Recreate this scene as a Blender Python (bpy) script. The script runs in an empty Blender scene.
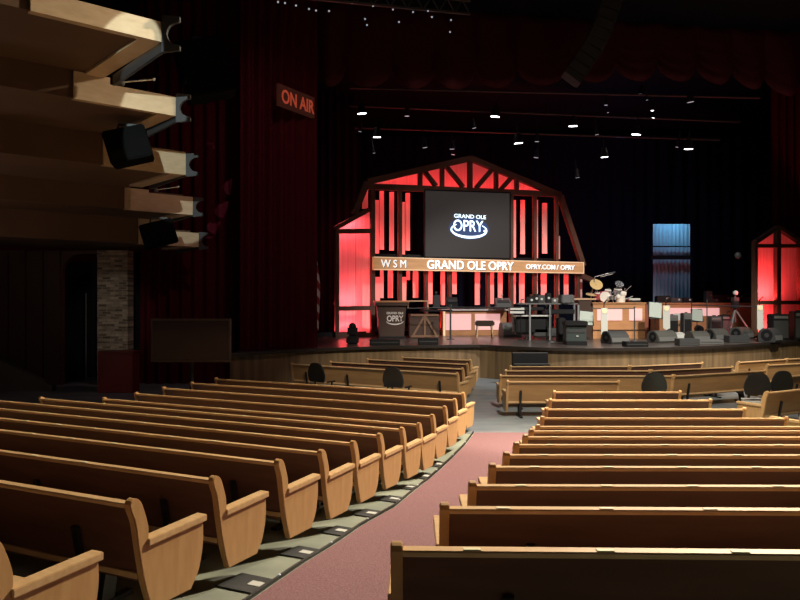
import bpy, bmesh, math, random
from mathutils import Vector, Matrix
random.seed(7)
F, EYE = 670.0, 2.95
C = bpy.context.scene.collection
sc = bpy.context.scene

# ------------------------------------------------------------------ materials
def mat(name, col, rough=.5, metal=0, noise=None, emit=None, strength=0, spec=.5, bump=0, col2=None, stretch=(1, 1, 1)):
    m = bpy.data.materials.new(name); m.use_nodes = True
    nt = m.node_tree; b = nt.nodes['Principled BSDF']
    b.inputs['Base Color'].default_value = (*col, 1); b.inputs['Roughness'].default_value = rough
    b.inputs['Metallic'].default_value = metal; b.inputs['Specular IOR Level'].default_value = spec
    if emit: b.inputs['Emission Color'].default_value = (*emit, 1); b.inputs['Emission Strength'].default_value = strength
    if noise:
        tc = nt.nodes.new('ShaderNodeTexCoord'); mp = nt.nodes.new('ShaderNodeMapping'); n = nt.nodes.new('ShaderNodeTexNoise')
        mp.inputs['Scale'].default_value = stretch; n.inputs['Scale'].default_value = noise; n.inputs['Detail'].default_value = 5
        r = nt.nodes.new('ShaderNodeValToRGB')
        c2 = col2 or tuple(c * .7 for c in col)
        r.color_ramp.elements[0].position = .3; r.color_ramp.elements[0].color = (*c2, 1)
        r.color_ramp.elements[1].position = .7; r.color_ramp.elements[1].color = (*col, 1)
        L = nt.links.new
        L(tc.outputs['Object'], mp.inputs['Vector']); L(mp.outputs['Vector'], n.inputs['Vector']); L(n.outputs['Fac'], r.inputs['Fac']); L(r.outputs['Color'], b.inputs['Base Color'])
        if bump:
            bp = nt.nodes.new('ShaderNodeBump'); bp.inputs['Strength'].default_value = bump; bp.inputs['Distance'].default_value = .01
            L(n.outputs['Fac'], bp.inputs['Height']); L(bp.outputs['Normal'], b.inputs['Normal'])
    return m
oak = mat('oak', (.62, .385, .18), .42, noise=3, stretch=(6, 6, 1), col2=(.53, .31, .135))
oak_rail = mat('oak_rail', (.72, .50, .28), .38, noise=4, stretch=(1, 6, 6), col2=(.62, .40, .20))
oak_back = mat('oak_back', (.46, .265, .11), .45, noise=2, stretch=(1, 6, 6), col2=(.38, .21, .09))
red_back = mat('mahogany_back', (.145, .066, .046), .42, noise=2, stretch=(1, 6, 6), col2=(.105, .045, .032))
steel = mat('black_steel', (.012, .012, .014), .4)
black = mat('black_plastic', (.009, .010, .012), .5, spec=.25)
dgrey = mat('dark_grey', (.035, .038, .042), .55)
mgrey = mat('mid_grey', (.10, .105, .11), .6)
lgrey = mat('light_grey', (.5, .53, .53), .6)
white = mat('white_cloth', (.50, .52, .51), .8)
cream = mat('cream_plate', (.80, .74, .5), .6)
concrete = mat('concrete', (.30, .33, .27), .6, noise=1.6, col2=(.19, .215, .185))
bluefloor = mat('worn_blue_floor', (.20, .235, .27), .38, noise=.9, col2=(.12, .145, .18), stretch=(1, 2.5, 1))
carpet = mat('mauve_carpet', (.285, .165, .18), .95, noise=60, col2=(.19, .10, .115), bump=.6, spec=.1)
velvet = mat('red_velvet', (.055, .004, .009), .8, spec=.05)
velvet_dark = mat('dark_velvet', (.010, .004, .008), .9, spec=.05)
velvet_val = mat('valance_velvet', (.055, .008, .012), .75, spec=.15)
blackwall = mat('black_paint', (.006, .006, .010), .9, spec=.1)
navy = mat('navy_drape', (.006, .009, .022), .9, spec=.1)
deck = mat('stage_deck', (.085, .070, .066), .28, noise=.7, col2=(.05, .042, .042), stretch=(3, 1, 1))
facew = mat('stage_face_wood', (.25, .165, .085), .6, noise=2.2, stretch=(3, 3, .15), col2=(.12, .078, .042))
edge_m = mat('stage_edge', (.025, .02, .018), .4)
beamw = mat('barn_beam', (.13, .060, .038), .7, noise=3, col2=(.09, .04, .025))
barnp = mat('barn_panel', (.74, .56, .52), .75, noise=1.5, stretch=(8, 8, .4), col2=(.60, .42, .39))
deskw = mat('desk_wood', (.50, .25, .115), .5, noise=2, stretch=(1, 1, 6), col2=(.42, .2, .09))
pinkglow = mat('backlit_panel', (.40, .30, .29), .6, emit=(1, .50, .48), strength=.72)
lectw = mat('lectern_wood', (.055, .030, .022), .45)
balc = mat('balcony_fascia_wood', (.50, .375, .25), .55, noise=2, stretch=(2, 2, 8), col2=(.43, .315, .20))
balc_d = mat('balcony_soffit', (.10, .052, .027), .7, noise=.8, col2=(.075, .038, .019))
bracket = mat('grey_trough', (.035, .036, .042), .5)
stone = None
lens = mat('lamp_lens', (1, 1, 1), .3, emit=(.92, .96, 1), strength=9)
lens_dim = mat('lamp_lens_dim', (.6, .6, .62), .3, emit=(.8, .85, 1), strength=.35)
gold = mat('cymbal_brass', (.80, .58, .26), .4, metal=.3)
chrome = mat('chrome', (.75, .77, .8), .25, metal=.9)
drumw = mat('drum_shell', (.42, .07, .09), .35)
drumhead = mat('drum_head', (.75, .72, .66), .6)
glass_black = mat('screen_black', (.02, .012, .016), .15)

def brick_mat():
    m = bpy.data.materials.new('pale_brick'); m.use_nodes = True; nt = m.node_tree; b = nt.nodes['Principled BSDF']
    tc = nt.nodes.new('ShaderNodeTexCoord'); mp = nt.nodes.new('ShaderNodeMapping'); mp.inputs['Rotation'].default_value = (math.pi / 2, 0, 0)
    br = nt.nodes.new('ShaderNodeTexBrick'); br.inputs['Scale'].default_value = 1.0
    br.inputs['Brick Width'].default_value = .28; br.inputs['Row Height'].default_value = .085; br.inputs['Mortar Size'].default_value = .012
    br.inputs['Color1'].default_value = (.62, .50, .38, 1); br.inputs['Color2'].default_value = (.12, .09, .06, 1); br.inputs['Mortar'].default_value = (.38, .34, .29, 1)
    n = nt.nodes.new('ShaderNodeTexNoise'); n.inputs['Scale'].default_value = 5
    mx = nt.nodes.new('ShaderNodeMixRGB'); mx.blend_type = 'MULTIPLY'; mx.inputs['Fac'].default_value = .7
    L = nt.links.new
    L(tc.outputs['Object'], mp.inputs['Vector']); L(mp.outputs['Vector'], br.inputs['Vector']); L(tc.outputs['Object'], n.inputs['Vector'])
    L(br.outputs['Color'], mx.inputs['Color1']); L(n.outputs['Fac'], mx.inputs['Color2']); L(mx.outputs['Color'], b.inputs['Base Color'])
    b.inputs['Roughness'].default_value = .9
    return m
stone = brick_mat()

# ------------------------------------------------------------------ mesh helpers
class MB:
    def __init__(s): s.bm = bmesh.new()
    def _add(s, bm2, M=None):
        me = bpy.data.meshes.new('tmp'); 
        if M is not None: bmesh.ops.transform(bm2, matrix=M, verts=bm2.verts)
        bm2.to_mesh(me); bm2.free(); s.bm.from_mesh(me); bpy.data.meshes.remove(me)
    def box(s, c, d, rz=0, rx=0, ry=0, bev=0):
        b = bmesh.new(); bmesh.ops.create_cube(b, size=1)
        bmesh.ops.scale(b, vec=d, verts=b.verts)
        if bev: bmesh.ops.bevel(b, geom=b.edges[:], offset=bev, segments=2, affect='EDGES')
        M = Matrix.Translation(c) @ Matrix.Rotation(rz, 4, 'Z') @ Matrix.Rotation(ry, 4, 'Y') @ Matrix.Rotation(rx, 4, 'X')
        s._add(b, M); return s
    def cyl(s, p1, p2, r1, r2=None, n=16):
        p1, p2 = Vector(p1), Vector(p2); d = p2 - p1; b = bmesh.new()
        bmesh.ops.create_cone(b, cap_ends=True, segments=n, radius1=r1, radius2=r1 if r2 is None else r2, depth=d.length)
        M = Matrix.Translation((p1 + p2) / 2) @ d.to_track_quat('Z', 'Y').to_matrix().to_4x4()
        s._add(b, M); return s
    def sph(s, c, r, sc3=(1, 1, 1)):
        b = bmesh.new(); bmesh.ops.create_uvsphere(b, u_segments=16, v_segments=10, radius=r)
        s._add(b, Matrix.Translation(c) @ Matrix.Diagonal((*sc3, 1))); return s
    def prism(s, pts, off, bev=0):
        """pts: 3D polygon; off: extrusion vector"""
        b = bmesh.new(); off = Vector(off)
        v1 = [b.verts.new(p) for p in pts]; v2 = [b.verts.new(Vector(p) + off) for p in pts]; n = len(pts)
        b.faces.new(v1[::-1]); b.faces.new(v2)
        for i in range(n): b.faces.new((v1[i], v1[(i + 1) % n], v2[(i + 1) % n], v2[i]))
        bmesh.ops.recalc_face_normals(b, faces=b.faces)
        if bev:
            es = [e for e in b.edges if not (len(e.link_faces) == 2 and all(len(f.verts) == 4 for f in e.link_faces))]
            bmesh.ops.bevel(b, geom=es, offset=bev, segments=2, affect='EDGES')
        s._add(b); return s
    def bar(s, p1, p2, w, d):
        """square bar between points, w across, d deep (y)"""
        p1, p2 = Vector(p1), Vector(p2); v = p2 - p1; b = bmesh.new(); bmesh.ops.create_cube(b, size=1)
        bmesh.ops.scale(b, vec=(w, d, v.length), verts=b.verts)
        z = v.normalized(); y = Vector((0, 1, 0)); x = y.cross(z).normalized(); y = z.cross(x)
        R = Matrix((x, y, z)).transposed().to_4x4()
        s._add(b, Matrix.Translation((p1 + p2) / 2) @ R); return s
    def build(s, name, m, parent=None, smooth=False):
        me = bpy.data.meshes.new(name); bmesh.ops.recalc_face_normals(s.bm, faces=s.bm.faces); s.bm.to_mesh(me); s.bm.free()
        me.materials.append(m)
        if smooth:
            for p in me.polygons: p.use_smooth = True
        o = bpy.data.objects.new(name, me); C.objects.link(o)
        if parent: o.parent = parent
        return o
def tag(o, label, cat, group=None, kind=None):
    if label: o['label'] = label
    if cat: o['category'] = cat
    if group: o['group'] = group
    if kind: o['kind'] = kind
    return o
def thing(name, loc, label, cat, rz=0, group=None):
    o = bpy.data.objects.new(name, None); o.empty_display_size = .1; C.objects.link(o)
    o.location = loc; o.rotation_euler.z = rz
    return tag(o, label, cat, group)
def struct(o): o['kind'] = 'structure'; return o
def px(x, y, Y): return ((x - 400) * Y / F, Y, EYE + (300 - y) * Y / F)
def text(name, body, size, loc, m, parent, ext=.01, bold=.02, rx=math.pi / 2, rz=0, align='LEFT', sx=1, ital=0, space=1):
    cu = bpy.data.curves.new(name, 'FONT'); cu.body = body; cu.size = size; cu.extrude = ext; cu.offset = bold; cu.align_x = align
    cu.shear = ital; cu.space_character = space
    t = bpy.data.objects.new(name, cu); C.objects.link(t)
    bpy.context.view_layer.update()
    me = bpy.data.meshes.new_from_object(t.evaluated_get(bpy.context.evaluated_depsgraph_get()))
    bpy.data.objects.remove(t)
    me.materials.clear(); me.materials.append(m)
    o = bpy.data.objects.new(name, me); C.objects.link(o)
    o.parent = parent; o.location = loc; o.rotation_euler = (rx, 0, rz); o.scale = (sx, 1, 1)
    return o
def lerp_tab(t, x):
    if x <= t[0][0]:
        a, b = t[0], t[1]; return a[1] + (x - a[0]) * (b[1] - a[1]) / (b[0] - a[0])
    for a, b in zip(t, t[1:]):
        if x <= b[0]: return a[1] + (x - a[0]) * (b[1] - a[1]) / (b[0] - a[0])
    return t[-1][1]

# ------------------------------------------------------------------ raked floor
TL = [(3.4, .648), (4.4, .55), (5.4, .466), (6.37, .353), (7.33, .258), (8.27, .173), (9.2, .087), (10.1, 0), (40, 0)]
TR = [(3.3, .813), (4.25, .72), (5.12, .626), (5.92, .564), (6.75, .48), (7.6, .40), (8.45, .312), (9.3, .222), (10.2, .12), (11.3, .03), (12.2, 0), (60, 0)]
def zL(x, y): return lerp_tab(TL, .407 * x + .914 * y)
def zR(x, y): return lerp_tab(TR, y)
def xl(y): return -3.3 + .325 * y
def xr(y): return -1.05 + .31 * y
def zf(x, y):
    a, b = xl(y) + .3, xr(y) - .1
    w = min(1, max(0, (x - a) / (b - a))); w = w * w * (3 - 2 * w)
    return zL(x, y) * (1 - w) + zR(x, y) * w
def grid_mesh(xs, ys, dz=0):
    b = MB(); V = [[b.bm.verts.new((x(y) if callable(x) else x, y, zf(x(y) if callable(x) else x, y) + dz)) for x in xs] for y in ys]
    for i in range(len(ys) - 1):
        for j in range(len(xs) - 1): b.bm.faces.new((V[i][j], V[i][j + 1], V[i + 1][j + 1], V[i + 1][j]))
    return b
ys = [-2 + .3 * i for i in range(57)]
struct(grid_mesh([-20 + .5 * i for i in range(89)], ys).build('floor', concrete, smooth=True))
# level floor in front of the stage
b = MB(); b.bm.faces.new([b.bm.verts.new(p) for p in ((-20, 14.8, .005), (24, 14.8, .005), (24, 40, .005), (-20, 40, .005))])
o = struct(b.build('floor_front', bluefloor))
# carpet of the aisle, left edge from the picture, right edge under the pews
def ray_floor(x, y):
    lo, hi = 1.5, 30
    for _ in range(50):
        m = (lo + hi) / 2; p = px(x, y, m)
        if p[2] > zf(p[0], p[1]): lo = m
        else: hi = m
    return px(x, y, lo)
edge = [ray_floor(*p) for p in ((243, 600), (280, 574.7), (322.7, 548), (357, 525), (390, 507), (420, 483), (436, 470), (450, 457), (462, 445), (471, 433))]
e0 = edge[0]; sl = (edge[2][0] - edge[0][0]) / (edge[2][1] - edge[0][1])
ce = [(e0[0] - sl * (e0[1] + 2) + .08, -2.0)] + [(p[0] + .08, p[1]) for p in edge]
def xe(y): return lerp_tab([(q[1], q[0]) for q in ce], y)
cy = [ce[0][1] + (ce[-1][1] - ce[0][1]) * i / 60 for i in range(61)]
cb = MB(); rows = []
for y in cy:
    x0, x1 = xe(y), max(xe(y) + .2, xr(y) + .25)
    rows.append([cb.bm.verts.new((x0 + (x1 - x0) * k / 8, y, zf(x0 + (x1 - x0) * k / 8, y) + .012)) for k in range(9)])
for i in range(60):
    for k in range(8): cb.bm.faces.new((rows[i][k], rows[i][k + 1], rows[i + 1][k + 1], rows[i + 1][k]))
tag(cb.build('aisle_carpet', carpet, smooth=True), 'long mauve carpet runner sloping down the aisle between the pews', 'carpet')
cb = MB()
for y0, y1 in zip(cy, cy[1:]):
    a = Vector((xe(y0) - .03, y0, zf(xe(y0), y0) + .018)); c = Vector((xe(y1) - .03, y1, zf(xe(y1), y1) + .018))
    cb.bar(a, c, .045, .02)
es_ = thing('aisle_edge_strip', (0, 0, 0), 'thin black strip with tiny lamps along the carpet edge', 'floor strip')
cb.build('strip', steel, es_)
for i in range(4, 58, 4):
    y = cy[i]; MB().sph((xe(y) - .03, y, zf(xe(y), y) + .035), .014).build('tiny_lamp', lens_dim, es_)

# ------------------------------------------------------------------ pews
def bez(pts, n=5):  # catmull-rom through pts
    out = []
    for i in range(len(pts) - 1):
        p0 = pts[max(i - 1, 0)]; p1 = pts[i]; p2 = pts[i + 1]; p3 = pts[min(i + 2, len(pts) - 1)]
        for k in range(n):
            t = k / n
            out.append(tuple(.5 * ((2 * p1[j]) + (-p0[j] + p2[j]) * t + (2 * p0[j] - 5 * p1[j] + 4 * p2[j] - p3[j]) * t * t + (-p0[j] + 3 * p1[j] - 3 * p2[j] + p3[j]) * t ** 3) for j in range(2)))
    out.append(pts[-1]); return out
BACK = [(0.0, .915), (.015, .86), (.05, .77), (.085, .57), (.135, .33), (.2, .13)]
PROF = bez(BACK, 4) + bez([(.60, .115), (.69, .24), (.735, .42), (.735, .59)], 4) + bez([(.17, .61), (.172, .72), (.135, .84), (.10, .915), (.05, .95), (.012, .94)], 4)[:-1] + [(.012, .94)]
def pew_mesh_end(x, th=.06):
    return MB().prism([(x - th / 2, t, z) for t, z in PROF], (th, 0, 0), bev=.007)
ORD = ['first', 'second', 'third', 'fourth', 'fifth', 'sixth', 'seventh', 'eighth', 'ninth', 'tenth', 'eleventh', 'twelfth', 'thirteenth', 'fourteenth']
def make_pew(loc, rz, x0, x1, label, group, back, plates=True, ends=(1, 1), legs_off=.55):
    r = thing('church_pew', loc, label, 'pew', rz, group)
    W = x1 - x0
    for x, use in ((x0, ends[0]), (x1, ends[1])):
        if use:
            e = pew_mesh_end(x).build('end_panel', oak, r)
            a = MB().box((x, .455, .615), (.10, .60, .05), bev=.005).build('armrest', oak_rail, r)
    cx = (x0 + x1) / 2
    prof = bez([(.03, .89), (.06, .77), (.095, .57), (.15, .33)], 3)
    poly = [(x0 + .02, t, z) for t, z in prof] + [(x0 + .02, t + .022, z) for t, z in prof[::-1]]
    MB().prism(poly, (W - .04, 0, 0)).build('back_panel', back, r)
    MB().box((cx, .045, .90), (W - .05, .075, .032), bev=.007).build('top_rail', oak_rail, r)
    MB().prism([(x0 + .03, .12, .40), (x0 + .03, .62, .44), (x0 + .03, .64, .42), (x0 + .03, .62, .40), (x0 + .03, .12, .36)], (W - .06, 0, 0)).build('seat', oak_rail, r)
    n = max(2, round(W / 1.45)); step = (W - 2 * legs_off) / max(1, n - 1)
    for i in range(n):
        x = x0 + legs_off + i * step
        m = MB()
        m.bar((x, .05, .68), (x, .125, .30), .055, .03); m.bar((x, .12, .32), (x, .12, 0), .055, .045)
        m.box((x, .34, .345), (.045, .46, .04)); m.box((x, .25, .02), (.07, .62, .04)); m.bar((x, .32, .03), (x, .38, .34), .05, .12)
        m.build('leg', steel, r)
    if plates:
        k = 0; x = x0 + .37
        while x < x1 - .2 and k < 12:
            MB().box((x, .035, .9185), (.085, .03, .005)).build('number_plate', cream, r); x += .65; k += 1
    return r
A24 = -math.radians(24)
# left block: pixel of the aisle-end post top, row distance s along the block's normal
LP = [(-17, 549, 2.29, 9), (130, 500, 3.4, 9), (213, 477, 4.4, 9), (278, 460.3, 5.4, 9), (321, 450, 6.37, 9), (353, 441, 7.33, 9), (379.5, 433.5, 8.27, 8.5),
      (402, 427.5, 9.2, 7.8), (419, 423, 10.1, 7.0), (432.6, 414.6, 10.95, 6.9), (445, 405.6, 11.9, 6.9), (455, 397.5, 12.9, 6.8), (463.5, 390.6, 13.85, 6.7)]
nL = len(LP)
for i, (x, y, s, W) in enumerate(LP):
    Y = s / (.407 * (x - 400) / F + .914); X = (x - 400) * Y / F - .022
    z = lerp_tab(TL, s)
    row = nL - i
    lab = f'long wooden pew left of the carpet aisle, {ORD[row-1]} row back in the dark-backed block'
    if i == 0: lab = 'wooden pew in the bottom corner, only its curved end and armrest showing'
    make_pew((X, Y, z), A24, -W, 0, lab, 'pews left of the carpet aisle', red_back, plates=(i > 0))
    if 0 < i < 10:   # dark patch painting the pew-end shade, with a white row marker by each pew end
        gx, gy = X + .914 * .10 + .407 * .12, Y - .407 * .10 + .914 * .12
        g = thing('floor_shade', (gx, gy, zf(gx, gy)), f'dark painted shade with white row marker beside the {ORD[row-1]} pew end', 'painted shade', A24 , 'painted shade patches along the left pew ends')
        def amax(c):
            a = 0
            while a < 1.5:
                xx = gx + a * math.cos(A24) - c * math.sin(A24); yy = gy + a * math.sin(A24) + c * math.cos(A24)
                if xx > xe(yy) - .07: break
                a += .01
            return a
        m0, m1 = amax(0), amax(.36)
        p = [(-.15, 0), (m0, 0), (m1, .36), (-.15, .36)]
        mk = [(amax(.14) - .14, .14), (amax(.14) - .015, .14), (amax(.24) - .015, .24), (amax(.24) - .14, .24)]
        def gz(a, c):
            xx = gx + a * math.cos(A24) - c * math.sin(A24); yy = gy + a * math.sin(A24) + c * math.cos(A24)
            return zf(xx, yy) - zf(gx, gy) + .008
        MB().prism([(a, c, gz(a, c)) for a, c in p], (0, 0, .008)).build('shade', dgrey, g)
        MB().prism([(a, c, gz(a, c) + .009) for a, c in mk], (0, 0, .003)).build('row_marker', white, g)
# right block, nearest first: left-end x and rail y in the picture
TH = [3.3, 4.25, 5.12, 5.92, 6.75, 7.6, 8.45, 9.3, 10.2, 11.3, 12.4, 13.6, 14.85]
RPX = [(395, 549), (443, 508), (471, 485.5), (491, 467), (505, 455), (515, 444.8), (524, 437), (530, 431), (536.5, 426.5), (541, 418), (545, 409), (549, 400), (553, 392)]
rots = [-1.4, -1.0, -.6, -.4, -.2, -.3, -.2, 0, -.3, -.5, -.3, -.2, 0]
rightend = {9: 785, 10: 744, 11: 710, 12: 680}
for i, (x, y) in enumerate(RPX):
    Y = TH[i]; X = (x + 1.5 - 400) * Y / F; z = EYE - .915 - (y - 300) * Y / F
    xe_ = rightend.get(i); W = ((xe_ - 400) * Y / F - X) if xe_ else max(3.2, 420 * Y / F - X + .9)
    row = 13 - i
    lab = f'wooden pew right of the carpet aisle, {ORD[row-1]} row back from the cross aisle'
    if i == 0: lab = 'nearest wooden pew at the bottom edge right of the carpet aisle'
    z = max(z, 0)
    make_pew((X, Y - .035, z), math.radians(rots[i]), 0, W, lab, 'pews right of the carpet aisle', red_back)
# front pews beyond the cross aisle
h0 = EYE - .915
def Yrail(y): return h0 * F / (y - 300)
def pew_px(xa, ya, xb, yb, label, group, back, **k):
    Ya, Yb = Yrail(ya), Yrail(yb); a = Vector(((xa - 400) * Ya / F, Ya)); c = Vector(((xb - 400) * Yb / F, Yb)); d = c - a
    return make_pew((a.x, a.y, 0), math.atan2(d.y, d.x), 0, d.length, label, group, back, **k)
GL = [(291, 363.8, 456.5, 373.6), (330, 361.8, 462, 368.8), (367, 359.2, 466.7, 364.2), (402, 357.2, 470, 360)]
for i, (a, b_, c, d) in enumerate(GL):
    pew_px(a, b_, c, d, f'front left pew by the stage, {ORD[3-i]} from the stage wall' + (', tan back showing' if i == 0 else ''), 'front pews on the left near the stage', oak_back if i == 0 else red_back, plates=False)
pew_px(508, 381.5, 619, 381.5, 'short tan pew beyond the cross aisle, its back and black leg fully showing', 'front centre pews near the stage', oak_back, plates=False, legs_off=.33)
for i, (a, b_, m_, mb, c, d) in enumerate([(501, 375.5, 674, 375.8, 766, 370.5), (506, 370.5, 651, 370.6, 733, 367), (511, 366.4, 630, 366.2, 703, 363)]):
    pew_px(a, b_, m_ - 1, mb, f'straight centre pew near the stage, {ORD[2-i]} from the stage wall', 'front centre pews near the stage', oak_back if i == 0 else red_back, plates=False)
    pew_px(m_ + 1.5, mb, c, d, f'angled pew joined to the straight centre pew, {ORD[2-i]} from the stage wall', 'front centre pews near the stage', oak_back if i == 0 else red_back, plates=False)
for i, (a, b_, c, d) in enumerate([(740, 362.2, 787, 359.2), (788.5, 359, 850, 355), (769, 365, 860, 360), (787, 376.5, 880, 368), (769, 392.8, 860, 383)]):
    lab = ['angled front pew at the right, closest to the stage wall, one end post showing', 'short piece of angled pew abutting the right end of the closest stage pew', 'angled pew at the right edge, second from the stage wall',
           'angled pew behind the two black chairs at the right edge', 'angled pew with big light end panel and armrest beside the two black chairs'][i]
    pew_px(a, b_, c, d, lab, 'pews on the far right', oak_back, plates=False)
pew_px(809, 407.5, 900, 396, 'pew at the right edge with only its armrest and light end panel showing', 'pews on the far right', oak_back, plates=False)

# ------------------------------------------------------------------ chairs among the pews
chm = mat('chair_fabric', (.014, .019, .022), .35)
def chair(X, Y, rz, label):
    r = thing('office_chair', (X, Y, 0), label, 'chair', rz, 'black chairs among the front pews')
    pts = [(-.25, .72), (-.30, .88), (-.27, 1.05), (-.19, 1.19), (-.08, 1.245), (.08, 1.245), (.19, 1.19), (.27, 1.05), (.30, .88), (.25, .72)]
    MB().prism([(x, -.26 - (z - .62) * .12, z) for x, z in bez(pts, 3)], (0, .06, .0), bev=.012).build('backrest', chm, r)
    MB().box((0, .03, .53), (.52, .50, .09), bev=.03).build('seat', lgrey, r)
    for s in (-1, 1):
        MB().box((s * .31, -.02, .73), (.06, .34, .035), bev=.012).bar((s * .31, .02, .72), (s * .28, .0, .48), .04, .03).build('armrest', black, r)
    MB().cyl((0, 0, .47), (0, 0, .12), .035).build('column', black, r)
    for k in range(5):
        a = k * math.tau / 5 + .3
        l = MB().bar((0, 0, .13), (.30 * math.cos(a), .30 * math.sin(a), .07), .045, .03).build('leg', black, r)
        MB().cyl((.30 * math.cos(a) - .02, .30 * math.sin(a), .035), (.30 * math.cos(a) + .02, .30 * math.sin(a), .035), .035).build('caster', black, l)
for x, yt, Y, rz, lab in ((323, 362.8, 18.4, -35, 'black round-backed chair behind the last tan front left pew, nearer its far end'),
                          (398, 366, 17.3, -28, 'black round-backed chair behind the front left pew, nearer the aisle end'),
                          (650, 374, 16.05, 0, 'black round-backed chair seen squarely from behind at the centre pews'),
                          (753, 371, 16.0, -8, 'black chair with pale seat, closer to the centre pews of the right pair'),
                          (774, 368.5, 16.4, 10, 'black chair with pale seat, closer to the side wall of the right pair')):
    chair((x - 400) * Y / F, Y, math.radians(rz), lab)

# ------------------------------------------------------------------ stage
SZ = 1.25
def SP(x, y):  # point of the stage deck seen at pixel
    Y = (EYE - SZ) * F / (y - 300); return ((x - 400) * Y / F, Y)
E = [(-5.4, 21.2)] + [SP(*p) for p in ((320, 349), (360, 347.4), (400, 346.4), (440, 345.6), (480, 345.2), (510, 346.6), (540, 348), (580, 348.8), (620, 348.6), (660, 348), (700, 346.8), (750, 344), (800, 340), (860, 336))]
E = bez(E, 4)
st = thing('stage', (0, 0, 0), 'wide raised stage with dark deck and curved wooden front', 'stage')
MB().prism([(x, y, SZ - .06) for x, y in E] + [(26, 44, SZ - .06), (-5.4, 44, SZ - .06)], (0, 0, .06)).build('deck', deck, st)
b = MB()
for (x0, y0), (x1, y1) in zip(E, E[1:]):
    b.bm.faces.new([b.bm.verts.new(p) for p in ((x0, y0 + .12, 0), (x1, y1 + .12, 0), (x1, y1 + .12, SZ - .06), (x0, y0 + .12, SZ - .06))])
bmesh.ops.remove_doubles(b.bm, verts=b.bm.verts, dist=.001)
bmesh.ops.solidify(b.bm, geom=b.bm.faces[:], thickness=.05)
b.build('front_face', facew, st)
b = MB()
for p, q in zip(E, E[1:]):
    a = Vector((p[0], p[1] - .01, SZ - .03)); c = Vector((q[0], q[1] - .01, SZ - .03)); d = (c - a).normalized() * .01
    b.bar(a - d, c + d, .10, .06)
b.build('edge_trim', edge_m, st)
s_ = thing('stage_steps', ((530 - 400) * 23.4 / F, 23.1, 0), 'black wooden steps against the stage front', 'steps')
for k in range(3):
    MB().box((0, .25 - k * .28 + .1, (1.10 - k * .36) / 2), (1.22, .28, 1.10 - k * .36)).build('step', black, s_)
    MB().box((0, .25 - k * .28 + .1 - .13, 1.10 - k * .36 + .012), (1.22, .035, .02)).build('nosing', mgrey, s_)

# ------------------------------------------------------------------ barn set
P1 = Vector((-33 * 30.8 / F, 30.8)); P2 = Vector((160 * 34.9 / F, 34.9)); BU = (P2 - P1).normalized(); BN = Vector((-BU.y, BU.x)); BA = math.atan2(BU.y, BU.x)
def BP(x, y, off=0, o=P1, u=BU, n=BN):
    """pixel -> local (a, off, z) on the barn's plane moved back by off"""
    t = (x - 400) / F; q = o + n * off
    # point = (t*Y, Y); (point-q).n = 0
    Y = q.dot(n) / (t * n.x + n.y)
    p = Vector((t * Y, Y)); return Vector(((p - q).dot(u), off, EYE - SZ + (300 - y) * Y / F))
barn = thing('barn_set', (P1.x, P1.y, SZ), 'big dark-beamed barn front glowing red in the middle of the stage', 'stage set', BA)
def beam(x0, y0, x1, y1, w=.27, d=.25, off=0, parent=barn, bp=BP, name='beam'):
    a, c = bp(x0, y0, off), bp(x1, y1, off); return MB().bar(a, c, w, d).build(name, beamw, parent)
for q in ((367, 182, 470.5, 158.5), (470.5, 158.5, 560, 195.5), (367, 182, 354, 214), (560, 195.5, 583, 266), (368, 186.5, 560, 194.5)): beam(*q)
beam(577, 274, 598, 283, .26)
for x, y0, y1, w in ((420, 171, 187, .18), (442, 166, 188, .18), (469.8, 160, 190, .22), (496, 170, 192, .18), (516.5, 178, 192, .18)): beam(x, y0, x, y1, w, .2, .02)
for q in ((423, 170, 436, 186), (445, 165, 463, 187), (492.5, 169, 476, 188), (512.5, 176.5, 500, 190)): beam(*q, w=.2, d=.18, off=.04)
def floorpx(x, off=0):
    t = (x - 400) / F; q = P1 + BN * off; Y = q.dot(BN) / (t * BN.x + BN.y); return 300 + (EYE - SZ) * F / Y
for x, y0, w in ((372.5, 186, .2), (399.7, 187, .17), (426, 188, .15), (449.5, 260, .16), (487.8, 260, .16), (511, 191, .18), (534.5, 192, .17), (556.3, 194, .16), (577.5, 272, .2)):
    beam(x, y0, x, floorpx(x), w, .2, 0, name='post')
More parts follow.
